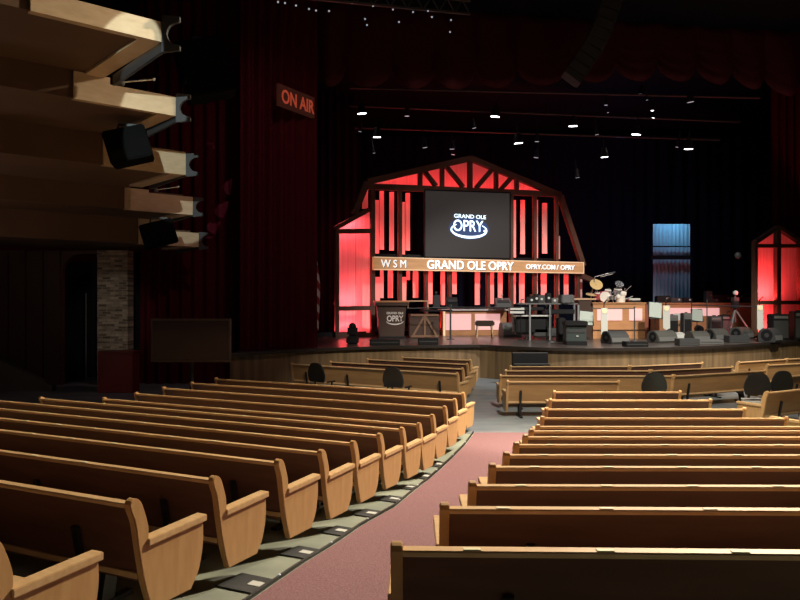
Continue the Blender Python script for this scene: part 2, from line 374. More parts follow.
# annex at the left
for q in ((335, 228.5, 369, 209.5), (336.8, 231.5, 371, 231), (336.8, 308.5, 371, 308), (336.8, 335, 371, 335)): beam(*q, w=.2)
beam(336.8, 227, 336.8, floorpx(336.8), .17, .22, name='post')
def panel(pxs, off, th=.03, name='panel', m=barnp, parent=barn, bp=BP):
    return MB().prism([bp(x, y, off) for x, y in pxs], (0, th, 0)).build(name, m, parent)
panel([(337.5, 229), (355.6, 219), (355.6, 336), (337.5, 336)], .9)
panel([(356, 218.6), (371, 210), (371, 336), (356, 336)], .9)
panel([(369, 184.5), (470.5, 160), (470.5, 192), (369, 188)], .9); panel([(471, 160), (558, 196), (558, 196.5), (471, 193)], .9)
panel([(363, 192), (368, 190), (368, 208), (362, 209)], .7, name='slat')
for x0, x1, y0, y1 in ((375, 379, 200, 258), (379.6, 384, 191, 249.5), (389.5, 394, 192, 250.5), (401.5, 405, 202, 258), (405.6, 410, 193, 250.5),
                       (513, 516, 200, 259), (520.5, 525, 200, 254), (536, 538, 200, 259), (542.3, 547.2, 203, 253.5), (557.6, 560, 236, 259),
                       (375.6, 380, 277, 301), (380.2, 383.6, 270, 298), (388, 393, 270, 298), (401.6, 406.4, 277, 301), (406.6, 410, 270, 280), (413, 418.3, 270, 298), (427.4, 432.6, 270, 304), (440.6, 445, 270, 305),
                       (452.4, 456.8, 270, 294), (475, 480, 270, 305), (490, 494, 270, 304), (498, 502.6, 270, 304), (512.4, 515.8, 270, 304), (519.4, 524.6, 270, 304), (534.4, 537.8, 270, 304), (541, 546.6, 270, 304),
                       (557, 559.3, 270, 304), (564, 568.6, 270, 304), (578.9, 582.2, 279, 298)):
    panel([(x0, y0), (x1, y0), (x1, y1), (x0, y1)], .70 if x1 - x0 > 4.5 else .80, name='slat')
# screen
sm = mat('screen_grey', (.012, .012, .012), .5, emit=(.026, .022, .021), strength=1)
logo_m = mat('logo_white', (.9, .95, 1), .5, emit=(.62, .82, 1), strength=1.7)
halo_m = mat('logo_blue', (.02, .05, .2), .5, emit=(.014, .028, .06), strength=1)
scr = thing('video_screen', (P1.x + BN.x * -.14, P1.y + BN.y * -.14, SZ), 'dark grey video screen showing the glowing OPRY logo, hung in the barn front', 'screen', BA)
O2 = P1 - BN * .14
BP2 = lambda x, y, off=0: BP(x, y, off, o=O2)
MB().prism([BP2(424.5, 190), BP2(510, 193), BP2(510, 258), BP2(424.5, 257)], (0, .08, 0)).build('display', sm, scr)
fr = MB()
for q in ((424.5, 190, 510, 193), (424.5, 257, 510, 258.5), (424.5, 190, 424.5, 257), (510, 193, 510, 258)): fr.bar(BP2(q[0], q[1]), BP2(q[2], q[3]), .05, .1)
fr.build('bezel', black, scr)
def ell(c0, rx_, rz_, a0, a1, w0, w1, n=40):
    b = MB(); V = []
    for i in range(n + 1):
        a = a0 + (a1 - a0) * i / n; k = math.sin(math.pi * i / n); w = w0 + (w1 - w0) * k
        V.append([b.bm.verts.new((c0.x + (rx_ + s * w) * math.cos(a), -.012, c0.z + (rz_ + s * w) * math.sin(a))) for s in (-.5, .5)])
    for i in range(n): b.bm.faces.new((V[i][0], V[i][1], V[i + 1][1], V[i + 1][0]))
    return b
lc = BP2(469, 230)
kpx = 32.5 / F
hb = MB(); hb.prism([(lc.x + 23 * kpx * math.cos(a * math.tau / 40), -.004, lc.z + kpx * (1 + (10.5 if math.sin(a * math.tau / 40) < 0 else 12) * math.sin(a * math.tau / 40))) for a in range(40)], (0, .003, 0))
hb.build('logo_halo', halo_m, scr)
ell(Vector((lc.x, 0, lc.z)), 20 * kpx, 7.3 * kpx, math.radians(135), math.radians(402), .05, .12).build('logo_ring', logo_m, scr)
def fit_word(body, x0, x1, base, size, bold):
    a_, c_ = BP2(x0, base), BP2(x1, base); o = text('logo_word', body, size, (0, 0, 0), logo_m, scr, .004, bold * .5)
    vs = [v.co.x for v in o.data.vertices]; k = (c_.x - a_.x) / (max(vs) - min(vs)); o.scale = (k, 1, 1); o.location = (a_.x - min(vs) * k, -.015, (a_.z + c_.z) / 2)
fit_word('GRAND OLE', 454, 485.8, 218.4, 5.4 * kpx, .007)
fit_word('OPRY.', 453.2, 485, 231.2, 15.8 * kpx, .014)
# lettered board across the barn
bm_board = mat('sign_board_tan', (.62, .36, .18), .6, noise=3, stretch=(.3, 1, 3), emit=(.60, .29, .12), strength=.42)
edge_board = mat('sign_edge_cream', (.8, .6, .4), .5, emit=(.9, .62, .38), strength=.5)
let_m = mat('letter_white', (.95, .97, .98), .5, emit=(.85, .95, 1), strength=.9)
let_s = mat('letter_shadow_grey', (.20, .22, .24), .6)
O3 = P1 - BN * .4
BP3 = lambda x, y, off=0: BP(x, y, off, o=O3)
sgn = thing('lettered_sign', (O3.x, O3.y, SZ), 'long tan board lettered WSM GRAND OLE OPRY across the barn front', 'sign', BA)
q = [BP3(374, 257.6), BP3(584, 261.3), BP3(584, 273.2), BP3(374, 270.2)]
zt, zb = (q[0].z + q[1].z) / 2, (q[2].z + q[3].z) / 2; xa, xb = q[0].x, q[1].x; hb_ = zt - zb
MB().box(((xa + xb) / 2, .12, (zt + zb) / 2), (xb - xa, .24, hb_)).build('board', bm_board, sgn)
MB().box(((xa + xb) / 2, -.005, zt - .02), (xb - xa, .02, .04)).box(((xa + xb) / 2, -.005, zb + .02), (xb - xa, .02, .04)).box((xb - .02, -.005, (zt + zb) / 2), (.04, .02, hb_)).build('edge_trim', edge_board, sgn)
def sign_word(body, xs, xe_, size, bold=.02, dz=0, space=1):
    a, c = BP3(xs, 265).x, BP3(xe_, 265).x
    o = text('letters', body, size, (0, -.012, 0), let_m, sgn, .01, bold, space=space)
    vs = [v.co for v in o.data.vertices]; w = max(v.x for v in vs) - min(v.x for v in vs); h = max(v.y for v in vs) - min(v.y for v in vs); mn = min(v.x for v in vs); mny = min(v.y for v in vs)
    k = (c - a) / w; o.scale = (k, 1, 1); o.location = (a - mn * k, -.014, (zt + zb) / 2 - h / 2 - mny + dz)
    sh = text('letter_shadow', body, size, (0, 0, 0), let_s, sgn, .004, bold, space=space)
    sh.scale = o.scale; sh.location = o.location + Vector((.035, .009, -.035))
sign_word('W S M', 381, 406, .50, 0); sign_word('GRAND OLE OPRY', 427, 513.5, .58, .009); sign_word('OPRY.COM', 526, 555, .34, .003); sign_word('/', 556.6, 558.4, .34, .004); sign_word('OPRY', 560.5, 574.5, .34, .003)

# gable house at the right
R1 = Vector(px(754, 300, 29.2)[:2]); R2 = Vector(px(801, 300, 30.2)[:2]); RU = (R2 - R1).normalized(); RN = Vector((-RU.y, RU.x))
BPr = lambda x, y, off=0: BP(x, y, off, o=R1, u=RU, n=RN)
gh = thing('gable_house_set', (R1.x, R1.y, SZ), 'narrow dark-framed gable house front glowing red at the right of the stage', 'stage set', math.atan2(RU.y, RU.x))
for q in ((754.5, 242.5, 777.5, 227), (777.5, 227, 800.5, 242.5), (755, 246, 800, 246), (755, 302.5, 800, 302.5), (755, 334, 800, 334)): beam(*q, w=.16, parent=gh, bp=BPr)
for x, y in ((754.7, 242), (777.3, 228), (799.6, 242)): beam(x, y, x, 336, .16 if x != 777.3 else .24, .2, .02, gh, BPr, 'post')
panel([(756, 242), (777, 228), (777, 336), (756, 336)], .8, parent=gh, bp=BPr); panel([(777.5, 228), (799, 242), (799, 336), (777.5, 336)], .8, parent=gh, bp=BPr)

# red area lights for the panels; lipped troughs added to hide them
def red_area(parent, x0, x1, off, z, w, tilt, name='red_area_light', col=(1, .055, .06)):
    li = bpy.data.lights.new(name, 'AREA'); li.shape = 'RECTANGLE'; li.size = abs(x1 - x0); li.size_y = .12; li.energy = w; li.color = col
    o = bpy.data.objects.new(name, li); C.objects.link(o); o.parent = parent; o.location = ((x0 + x1) / 2, off, z); o.rotation_euler = (math.pi - tilt, 0, 0)
    return o
W_ = (P2 - P1).length
RED = 1.15
red_area(barn, .3, W_ + 1.0, .2, .18, 150 * RED, .25); red_area(barn, -2.3, -.0, .2, .22, 80 * RED, .25, col=(1, .10, .13))
tz = zt + .06
o = red_area(barn, .3, W_ + .9, .22, zb - .05, 150 * RED, 0); o.rotation_euler = (.35, 0, 0)
red_area(barn, .3, W_, .22, tz, 190 * RED, .2)
red_area(barn, -1.6, 0, .2, BP(355, 306).z, 45 * RED, .3, col=(1, .10, .13))
zt2 = BP(469, 188).z
red_area(barn, .3, W_ - .5, .22, zt2 + .05, 60 * RED, .7)
o = red_area(barn, -1.5, -.1, .25, BP(355, 216).z, 50 * RED, 0, col=(1, .10, .13)); o.rotation_euler = (.5, 0, 0)
o = red_area(barn, .3, W_ - .3, .25, zt2 - .2, 70 * RED, 0); o.rotation_euler = (.35, 0, 0)
red_area(gh, .1, 2.0, .15, .25, 95 * RED, .25); red_area(gh, .1, 2.0, .15, BPr(777, 300).z, 140 * RED, .25)
for nm, p, x0, x1, o_, z in (('added_trough', barn, .3, W_ + 1, .2, .08), ('added_trough', barn, -2.3, 0, .2, .08), ('added_trough', barn, .3, W_, .22, tz - .05), ('added_trough', gh, .1, 2, .15, .1)):
    MB().box(((x0 + x1) / 2, o_, z), (x1 - x0, .16, .08)).box(((x0 + x1) / 2, o_ - .1, z + .06), (x1 - x0, .02, .22)).build(nm, black, p)

# ------------------------------------------------------------------ room shell
def wall(name, pts, z0, z1, m):
    b = MB()
    for p, q in zip(pts, pts[1:]): b.bm.faces.new([b.bm.verts.new(v) for v in ((*p, z0), (*q, z0), (*q, z1), (*p, z1))])
    return struct(b.build(name, m))
wall('wall_back', [(-20, 46), (28, 46)], 0, 16, blackwall)
wall('wall_right', [(22, -4), (28, 46)], 0, 16, blackwall)
darkpanel = mat('dark_slatted_panel', (.05, .022, .015), .6)
wall('wall_left', [(-20, -4), (-20, 46)], 0, 16, darkpanel)
b = MB(); b.bm.faces.new([b.bm.verts.new(p) for p in ((-20, -4, 14), (28, -4, 14), (28, 46, 14), (-20, 46, 14))]); struct(b.build('ceiling', blackwall))
# panelled side wall with slats, arch opening, brick pier
b = MB(); b.box((-15.8, 23.3, 2.33), (8.2, .2, 4.66))
for i in range(14): b.box((-19.6 + i * .60, 23.15, 2.33), (.13, .10, 4.66))
struct(b.build('wall_side', darkpanel))
pts = [(-11.75, 3.7)] + [(-11.05 - .7 * math.cos(a * math.pi / 16), 3.7 + .85 * math.sin(a * math.pi / 16)) for a in range(9)] + [(-10.45, 4.55), (-10.45, 4.66), (-11.75, 4.66)]
struct(MB().prism([(x, 23.2, z) for x, z in pts], (0, .2, 0)).build('wall_arch', darkpanel))
struct(MB().box((-11.1, 25.6, 2.2), (3.4, .1, 4.4)).build('door_1', black))
struct(MB().cyl((px(86, 0, 24)[0], 24, .0), (px(86, 0, 24)[0], 24, 3.2), .02).build('trim_1', mgrey))
pier = thing('brick_pier', ((px(97, 0, 23.1)[0] + px(132, 0, 23.1)[0]) / 2, 23.1, 0), 'pale rough brick pier between the dark opening and the red curtain', 'pillar')
MB().box((-.07, .25, 2.33), (1.05, .5, 4.66)).build('shaft', stone, pier)
lw = MB().prism([(-19.6, 21.6, 0), (-19.6, 21.6, 1.35), (px(0, 0, 21.6)[0], 21.6, px(0, 360, 21.6)[2]), (px(52, 0, 21.6)[0], 21.6, px(0, 386, 21.6)[2]), (px(52, 0, 21.6)[0], 21.6, 0)], (0, .25, 0)).build('side_ramp_wall', mat('ramp_grey', (.075, .07, .06), .8, noise=4))
tag(lw, 'low dark grey sloping wall below the slatted side panels', 'low wall')
bx = thing('red_cabinet', (px(119, 0, 21.5)[0], 21.5, 0), 'dark red box cabinet standing in front of the brick pier', 'cabinet')
redp = mat('dark_red_panel', (.15, .014, .014), .5)
zc_ = px(0, 352, 21.5)[2]
MB().box((0, 0, zc_ / 2), (1.1, .6, zc_), bev=.02).build('body', redp, bx); MB().box((0, -.02, zc_ + .02), (1.16, .66, .04)).build('top', redp, bx)
tv = thing('flat_television', (px(191, 340, 16.9)[0], 16.9, 0), 'large switched-off flat television on a stand before the red curtain', 'television')
MB().box((0, 0, 1.93), (2.02, .06, 1.10), bev=.01).build('frame', mat('tv_frame', (.05, .035, .035), .4), tv)
MB().box((0, -.035, 1.93), (1.92, .01, 1.0)).build('screen', glass_black, tv)
MB().cyl((0, .05, 1.5), (0, .05, .05), .05).box((0, .05, .03), (.9, .6, .05)).build('stand', black, tv)

# ------------------------------------------------------------------ curtains
def drape(name, path, z0, z1, m, fold=.45, amp=.14, zfun=None, n_per=10):
    P = [Vector(p) for p in path]; L = [0]
    for a, c in zip(P, P[1:]): L.append(L[-1] + (c - a).length)
    N = max(8, int(L[-1] / fold * n_per)); b = MB(); cols = []
    for i in range(N + 1):
        s = L[-1] * i / N; k = 0
        while k < len(P) - 2 and s > L[k + 1]: k += 1
        t = (s - L[k]) / (L[k + 1] - L[k]); p = P[k].lerp(P[k + 1], t); d = (P[k + 1] - P[k]).normalized(); nn = Vector((-d.y, d.x))
        w = amp * math.sin(math.tau * s / fold + .8 * math.sin(s * 1.3)) * (.8 + .3 * math.sin(s * 2.1))
        q = p + nn * w; cols.append([b.bm.verts.new((q.x, q.y, z0)), b.bm.verts.new((q.x, q.y, z1))])
    for i in range(N): b.bm.faces.new((cols[i][0], cols[i + 1][0], cols[i + 1][1], cols[i][1]))
    return b.build(name, m, smooth=True)
tag(drape('house_curtain', [(-9.15, 23.6), (-7.5, 23.6), (-5.6, 23.4)], .02, 13.5, velvet, .42, .12), 'tall dark red velvet curtain behind the television', 'curtain')
tag(drape('stage_curtain', [(-5.3, 22.2), (-2.95, 23.7)], SZ + .02, 13.5, velvet, .4, .12), 'tall dark red velvet curtain with the ON AIR sign hanging before it', 'curtain')
tag(drape('leg_curtain', [(-4.6, 33.6), (-2.2, 34.2)], SZ + .02, 13.5, velvet_dark, .4, .1), 'black side curtain between the red curtain and the barn', 'curtain')
tag(drape('right_curtain', [(17.6, 31.8), (21.5, 32.4)], SZ + .02, 13.5, velvet, .42, .12), 'dark red curtain at the right edge behind the gable house', 'curtain')
tag(drape('rear_drape', [(-9, 43), (24, 43)], SZ + .02, 13.5, navy, .8, .12), 'dark navy drape across the rear of the stage', 'curtain')
# blue lit drape piece
bd = drape('blue_drape', [(px(653, 0, 38)[0], 38), (px(690, 0, 38)[0], 38)], SZ + .3, px(0, 224, 38)[2], mat('pale_blue_drape', (.30, .48, .62), .8), .22, .03)
tag(bd, 'narrow drape lit pale blue at the rear of the stage', 'curtain')
pp = tag(MB().box((px(671.5, 0, 37.8)[0], 37.8, px(0, 257.5, 37.8)[2]), (2.3, .1, .22)).box((px(671.5, 0, 37.8)[0], 37.8, px(0, 246.5, 37.8)[2]), (2.3, .06, .07)).build('hanging_pipe', black), 'black pipe crossing in front of the blue lit drape', 'pipe')

# valance swags
val = thing('valance', (0, 0, 0), 'dark red scalloped valance across the top of the stage opening', 'valance')
knots = [(318, 78), (345, 79), (392, 80), (435, 82), (476, 82), (518, 80), (570, 76), (617, 75), (658, 74), (697, 76), (733, 80), (765, 86), (800, 93), (830, 97)]
for i, ((x0, y0), (x1, y1)) in enumerate(zip(knots, knots[1:])):
    Ya = 24.8 + (x0 - 318) / 512 * 3; Yb = 24.8 + (x1 - 318) / 512 * 3
    a, c = Vector(px(x0, y0 - 12, Ya)), Vector(px(x1, y1 - 12, Yb)); b = MB(); V = []
    for u in range(13):
        t = u / 12; p = a.lerp(c, t); dip = .85 * math.sin(math.pi * t) ** .6; row = []
        for v in range(15):
            q = v / 14
            z = (p.z - dip) * (1 - q) + 14 * q
            bul = .5 * math.sin(math.pi * t) * (1 - q) ** .4 + .05 * math.sin(v * 2.2) * (1 - q)
            if v == 0: bul -= .18
            row.append(b.bm.verts.new((p.x, p.y - bul, z)))
        V.append(row)
    for u in range(12):
        for v in range(14): b.bm.faces.new((V[u][v], V[u + 1][v], V[u + 1][v + 1], V[u][v + 1]))
    b.build('swag', velvet_val, val, smooth=True)

# ON AIR sign
a, c = Vector(px(279, 96, 22.0)), Vector(px(315, 96, 23.6)); ang = math.atan2(c.y - a.y, c.x - a.x); Wd = (c - a).length
oa = thing('on_air_sign', (a.x, a.y, px(279, 105, 22)[2]), 'small red ON AIR sign hanging before the dark red curtain', 'sign', ang)
MB().box((Wd / 2, .06, .36), (Wd, .1, .72)).build('housing', mat('sign_dark_red', (.03, .01, .008), .5, emit=(.02, .005, .003), strength=1), oa)
air = mat('on_air_letters', (.3, .06, .03), .5, emit=(.55, .075, .035), strength=.45)
o = text('letters', 'ON AIR', .62, (Wd / 2, 0, .14), air, oa, .005, .012, align='CENTER')
o.scale = (.80, 1, 1)
bpy.context.view_layer.update()

# ------------------------------------------------------------------ balcony boxes at the left
DV = Vector((.78, .62, 0)).normalized(); BV = Vector((-.70, .714, 0)).normalized()
tiers = [(162, 22, 42, 11.2), (176, 97, 116, 13.9), (186, 152, 175, 16.75), (193, 197, 215, 20.0), (199, 233, 247, 22.3)]
ba = thing('balcony', (0, 0, 0), 'stepped side balcony with wooden edges rising at the left wall', 'balcony')
prev = None
for i, (x, yt, yb, Y) in enumerate(tiers):
    c = Vector(px(x, 0, Y)); c.z = 0; zt_, zb_ = px(x, yt, Y)[2], px(x, yb, Y)[2]
    zup = prev if prev else zt_ + .6
    nb = 2.6
    # soffit slab and rear panelling
    far = c - DV * 8.5
    sl_ = MB().prism([tuple(c - DV * .12 + BV * .12 + Vector((0, 0, zb_ + .05))), tuple(far + BV * .12 + Vector((0, 0, zb_ + .05))), tuple(far + BV * 4.2 + Vector((0, 0, zb_ + .05))), tuple(c - DV * .12 + BV * 4.2 + Vector((0, 0, zb_ + .05)))], (0, 0, .12))
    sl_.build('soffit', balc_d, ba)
    p = c - DV * 1.95
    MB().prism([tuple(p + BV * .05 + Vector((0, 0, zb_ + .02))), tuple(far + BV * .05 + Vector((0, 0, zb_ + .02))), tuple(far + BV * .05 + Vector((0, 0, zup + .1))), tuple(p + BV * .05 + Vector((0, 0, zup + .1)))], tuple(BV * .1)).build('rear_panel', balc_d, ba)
    # lit fascia and its taller return
    t0, t1 = c - DV * 1.2, c - DV * 1.95
    MB().prism([tuple(c + Vector((0, 0, zb_))), tuple(t1 + Vector((0, 0, zb_))), tuple(t1 + Vector((0, 0, zt_))), tuple(c + Vector((0, 0, zt_)))], tuple(BV * .14), bev=.01).build('fascia', balc, ba)
    if i: MB().prism([tuple(t0 - DV * .1 + Vector((0, 0, zt_))), tuple(t1 + Vector((0, 0, zt_))), tuple(t1 + Vector((0, 0, zup + .03))), tuple(t0 - DV * .1 + Vector((0, 0, zup + .03)))], tuple(BV * .14)).build('side_panel', balc, ba)
    # return edge running back to the next tier
    q = c + BV * nb
    MB().prism([tuple(c - DV * .34 + BV * .14 + Vector((0, 0, zb_))), tuple(c + BV * .14 + Vector((0, 0, zb_))), tuple(q + Vector((0, 0, zb_))), tuple(q - DV * .34 + Vector((0, 0, zb_)))], (0, 0, zt_ - zb_)).build('return_edge', balc, ba)
    MB().box(tuple(c - DV * .6 + BV * .5 + Vector((0, 0, zt_ + .05))), (.9, .5, .06), rz=math.atan2(DV.y, DV.x)).build('ledge_top', balc_d, ba)
    # grey C-shaped trough hanging along the return edge
    hh = zt_ - zb_; H = (.62, .60, .60, .60, .60)[i]; Wc = .30; zc = (zt_ + zb_) / 2 - .03
    prof = [(0, H / 2), (Wc, H / 2 - .03), (Wc, H / 2 - .10)] + [(Wc - .02 - .20 * math.sin(k * math.pi / 8), (H / 2 - .12) * math.cos(k * math.pi / 8)) for k in range(9)] + [(Wc, -H / 2 + .10), (Wc, -H / 2 + .03), (0, -H / 2)]
    tr = thing('light_trough', tuple(c + Vector((0, 0, zc))), f'grey crescent-ended bracket on the {["topmost", "second", "third", "fourth", "lowest"][i]} balcony step', 'bracket', 0, 'crescent brackets on the balcony steps')
    MB().prism([(a_ , -.02, z_) for a_, z_ in prof], (0, .07, 0)).build('end_plate', bracket, tr)
    MB().prism([tuple(Vector((.02, .05, -.25))), tuple(Vector((.10, .05, -.25))), tuple(Vector((.10, .05, -.05))), tuple(Vector((.02, .05, -.05)))], tuple(BV * 2.2 + Vector((0, 0, -.1)))).build('channel', bracket, tr)
    # little clamp with pin on some steps
    if i in (1, 3):
        k = c - DV * 1.05 + BV * .1 + Vector((0, 0, zt_ + .12))
        tg = thing('pipe_clamp', tuple(k), f'small metal clamp and pin above the {["", "second", "", "fourth"][i]} balcony step', 'clamp', 0)
        MB().cyl((0, 0, 0), (.55, .2, .12), .022).build('pin', chrome, tg); MB().sph((.57, .2, .125), .04).build('knob', chrome, tg); MB().sph((0, 0, -.02), .07).build('clamp_body', mgrey, tg)
    prev = zb_

hung = mat('hung_speaker_black', (.0025, .0025, .003), .7, spec=.05)
def speaker_box(name, x, y, Y, w, h, d, lab, rz, rx=0):
    X, _, Z = px(x, y, Y)
    r = thing(name, (X, Y, Z), lab, 'loudspeaker', rz)
    MB().box((0, 0, 0), (w, d, h), rx=rx, ry=-.28, bev=.03).build('cabinet', hung, r)
    MB().box((0, 0, h / 2 + .12), (w * .5, .05, .05)).bar((-w * .25, 0, h / 2 + .1), (-w * .3, 0, 0), .04, .04).bar((w * .25, 0, h / 2 + .1), (w * .25, 0, .1), .04, .04).build('yoke', dgrey, r)
    return r
speaker_box('hanging_speaker', 129, 147, 14.2, .85, .68, .7, 'black loudspeaker hanging below the second balcony step', math.radians(15))
speaker_box('hanging_speaker', 159, 234, 19.0, .90, .66, .7, 'black loudspeaker hanging above the brick pier by the lowest balcony steps', math.radians(15))
speaker_box('hanging_speaker', 205, 71, 15.5, 1.1, 1.25, .8, 'large black loudspeaker hanging before the red curtain beside the upper balcony', math.radians(20))

# ------------------------------------------------------------------ overhead lamps
def stage_lamp(x, y, Y, r, m, lab, ry=0):
    X, _, Z = px(x, y, Y); t = thing('stage_lamp', (X, Y, Z), lab, 'lamp', 0, 'lamps above the stage')
    MB().cyl((0, 0, -.0), (0, .0, .10), r * 1.02).cyl((0, 0, .10), (0, 0, .42), r * 1.02, r * .6).build('housing', black, t)
    MB().cyl((0, 0, -.012), (0, 0, -.002), r * .94).build('lens', m, t)
    MB().bar((0, 0, .4), (0, 0, .8), .04, .04).build('hanger', black, t)
    t.rotation_euler = (.12, ry, 0)
lampd = [(362, 113.5, 1), (377, 137, .85), (495, 116.5, 1), (518.5, 143, 1), (573, 126, .95), (636, 134.5, 1), (604.5, 157, .8), (688.5, 149, .95)]
lab = ['the brightest one just right of the red curtain', 'the lower of the two by the red curtain', 'high above the barn roof peak, left of centre', 'just above the right barn roof slope',
       'high, between barn roof and centre of the stage', 'high above the drum kit', 'low, left of the blue lit drape', 'high above the blue lit drape']
for i, (x, y, s) in enumerate(lampd): stage_lamp(x, y, 30.5, .21 * s, lens, 'bright white stage lamp, ' + lab[i], .1 * ((i % 3) - 1))
dims = [(425, 147.5, .12), (452, 149, .12), (453, 154.5, .10), (474, 128, .09), (537, 141.5, .11), (536, 157.5, .12), (597, 134.5, .09), (606, 105, .09), (641, 94.5, .16), (690.5, 102, .16), (652.5, 110.5, .07), (653, 118, .08), (577.5, 177.5, .10), (407, 116, .12), (360, 131.5, .08), (374, 153, .06), (608, 112.5, .05), (677, 147, .07), (647, 100, .05)]
for i, (x, y, r) in enumerate(dims):
    stage_lamp(x, y, 31 + (i % 3), r, lens_dim if i not in (11, 10) else lens, 'small faint stage lamp hanging in the dark above the stage', .15 * ((i % 3) - 1))
# trusses in front of the valance
tr = thing('lighting_truss', (0, 0, 0), 'dark lighting truss with tiny glints high above the curtain', 'truss')
a, c = Vector(px(262, -6, 20)), Vector(px(470, 14, 23))
m = MB(); off = Vector((0, 0, .45))
m.bar(a, c, .07, .07); m.bar(a + off, c + off, .07, .07)
for k in range(12):
    p = a.lerp(c, k / 12); q_ = a.lerp(c, (k + .5) / 12) + off; r_ = a.lerp(c, (k + 1) / 12); m.bar(p, q_, .035, .035); m.bar(q_, r_, .035, .035)
m.build('lattice', mat('truss_metal', (.06, .06, .065), .4), tr)
for x, y in ((278, 2), (285, 3), (296, 5.5), (309, 9), (316, 10.5), (329, 11), (343, 1.5), (352, 3), (365, 19), (373, 6), (393, 9.5), (399, 22), (413, 12), (428, 11), (432, 17), (451, 20), (450, 32), (367, 25)):
    t = (x - 262) / 208; p = px(x, y, 20.2 + 3 * t - .3)
    MB().sph(p, .03).build('glint_lamp', lens_dim, tr)
for k, (x0, y0, x1, y1, Y) in enumerate([(350, 88, 760, 98, 31), (350, 106, 740, 122, 33), (355, 128, 720, 140, 34)]):
    p = MB().cyl(px(x0, y0, Y), px(x1, y1, Y), .05).build('lighting_pipe', dgrey); tag(p, f'dark horizontal lighting pipe above the stage, {ORD[k]} from the top', 'pipe', 'lighting pipes above the stage')
# line array
la = thing('line_array_speaker', (0, 0, 0), 'tall curved black line array of loudspeakers hanging before the valance', 'loudspeaker')
curve = [(614, -30), (612, -8), (607, 12), (600, 31), (591, 49), (580, 66), (570, 80)]
cp = bez(curve, 2)
MB().cyl(px(612, -8, 22.6), (px(612, -8, 22.6)[0], 22.6, 14), .03).build('hanging_cable', black, la)
grill = mat('speaker_grille', (.035, .035, .037), .6, spec=.2)
for (x0, y0), (x1, y1) in zip(cp, cp[1:]):
    a, c = Vector(px(x0, y0, 22.6)), Vector(px(x1, y1, 22.6)); d = c - a; ang = math.atan2(d.x, d.z)
    cab = MB().box(tuple((a + c) / 2), (.62, .6, d.length * .92), ry=ang, bev=.015).build('cabinet', grill, la)
    nrm = Vector((d.z, 0, -d.x)).normalized(); e = (a + c) / 2 + nrm * -.335
    MB().box(tuple(e), (.03, .5, d.length * .8), ry=ang).build('side_plate', dgrey, cab)
tag(MB().sph(px(598, 256, 34), .14, (1, .7, 1)).build('hanging_fixture', dgrey), 'round dark hanging lamp faintly seen left of the gable house', 'lamp').location = (px(750, 0, 28)[0] - px(598, 0, 34)[0], -5, -.3)

# ------------------------------------------------------------------ stage props
def on_stage(name, x, yb, lab, cat, rz=0, group=None):
    X, Y = SP(x, yb); return thing(name, (X, Y, SZ), lab, cat, math.radians(rz), group), Y / F
# lectern
r, k = on_stage('lectern', 391, 338.5, 'dark brown lectern with white OPRY lettering at the stage edge', 'lectern', 8)
MB().prism([(-12 * k, -.3, 0), (12 * k, -.3, 0), (14.5 * k, -.3, 33 * k), (-14.5 * k, -.3, 33 * k)], (0, .6, 0), bev=.01).build('body', lectw, r)
MB().box((0, 0, 34.5 * k), (33 * k, .8, 3.4 * k), bev=.01).build('top', lectw, r)
MB().box((0, -.02, 37 * k), (34 * k, .82, 1.6 * k)).build('reading_surface', deskw, r)
MB().box((0, 0, .05), (27 * k, .75, .12)).build('plinth', black, r)
lt = mat('lectern_letters', (.75, .72, .70), .5)
text('letters', 'OPRY', 8.0 * k, (3 * k, -.31, 17.5 * k), lt, r, .004, .008, align='CENTER', sx=.8); text('small_letters', 'GRAND OLE', 3.0 * k, (3 * k, -.31, 24.5 * k), lt, r, .004, .003, align='CENTER')
ell(Vector((3 * k, 0, 18 * k)), 8.6 * k, 3.6 * k, math.radians(190), math.radians(350), .02, .05).build('logo_ring', lt, r).location = (0, -.30, 0)
# barn-style crate desk and long desk
r, k = on_stage('crate_desk', 424, 338, 'brown desk with crossed wooden bracing behind the lectern', 'desk', 6)
dk = mat('dark_board', (.055, .028, .02), .6)
MB().box((0, .1, 12 * k), (30 * k, .6, 24 * k)).build('body', dk, r)
m = MB()
for x0, z0, x1, z1 in ((-14, 2, 14, 2), (-14, 23, 14, 23), (-11.5, 3, -1, 21), (11.5, 3, 1, 21), (0, 3, 0, 22)): m.bar((x0 * k, -.23, z0 * k), (x1 * k, -.23, z1 * k), 2 * k, .05)
m.build('bracing', mat('brace_wood', (.2, .11, .065), .6), r)
MB().box((12 * k, 0, 27.5 * k), (30 * k, .8, 1.6 * k)).build('tabletop', black, r)
r, k = on_stage('announcer_desk', 474, 335.3, 'long announcer desk with two pink-lit front panels', 'desk', 10)
MB().box((0, .1, 12.5 * k), (66 * k, .5, 25 * k)).build('body', deskw, r)
MB().box((0, .08, 25.5 * k), (70 * k, .7, 1.5 * k)).build('top', lgrey, r)
for x, w in ((-17, 26), (13, 26)): MB().box((x * k, -.17, 13.5 * k), (w * k, .03, 16 * k)).build('lit_panel', pinkglow, r)
MB().box((-31.5 * k, -.16, 12 * k), (2.0 * k, .06, 26 * k)).build('lit_edge', edge_board, r)
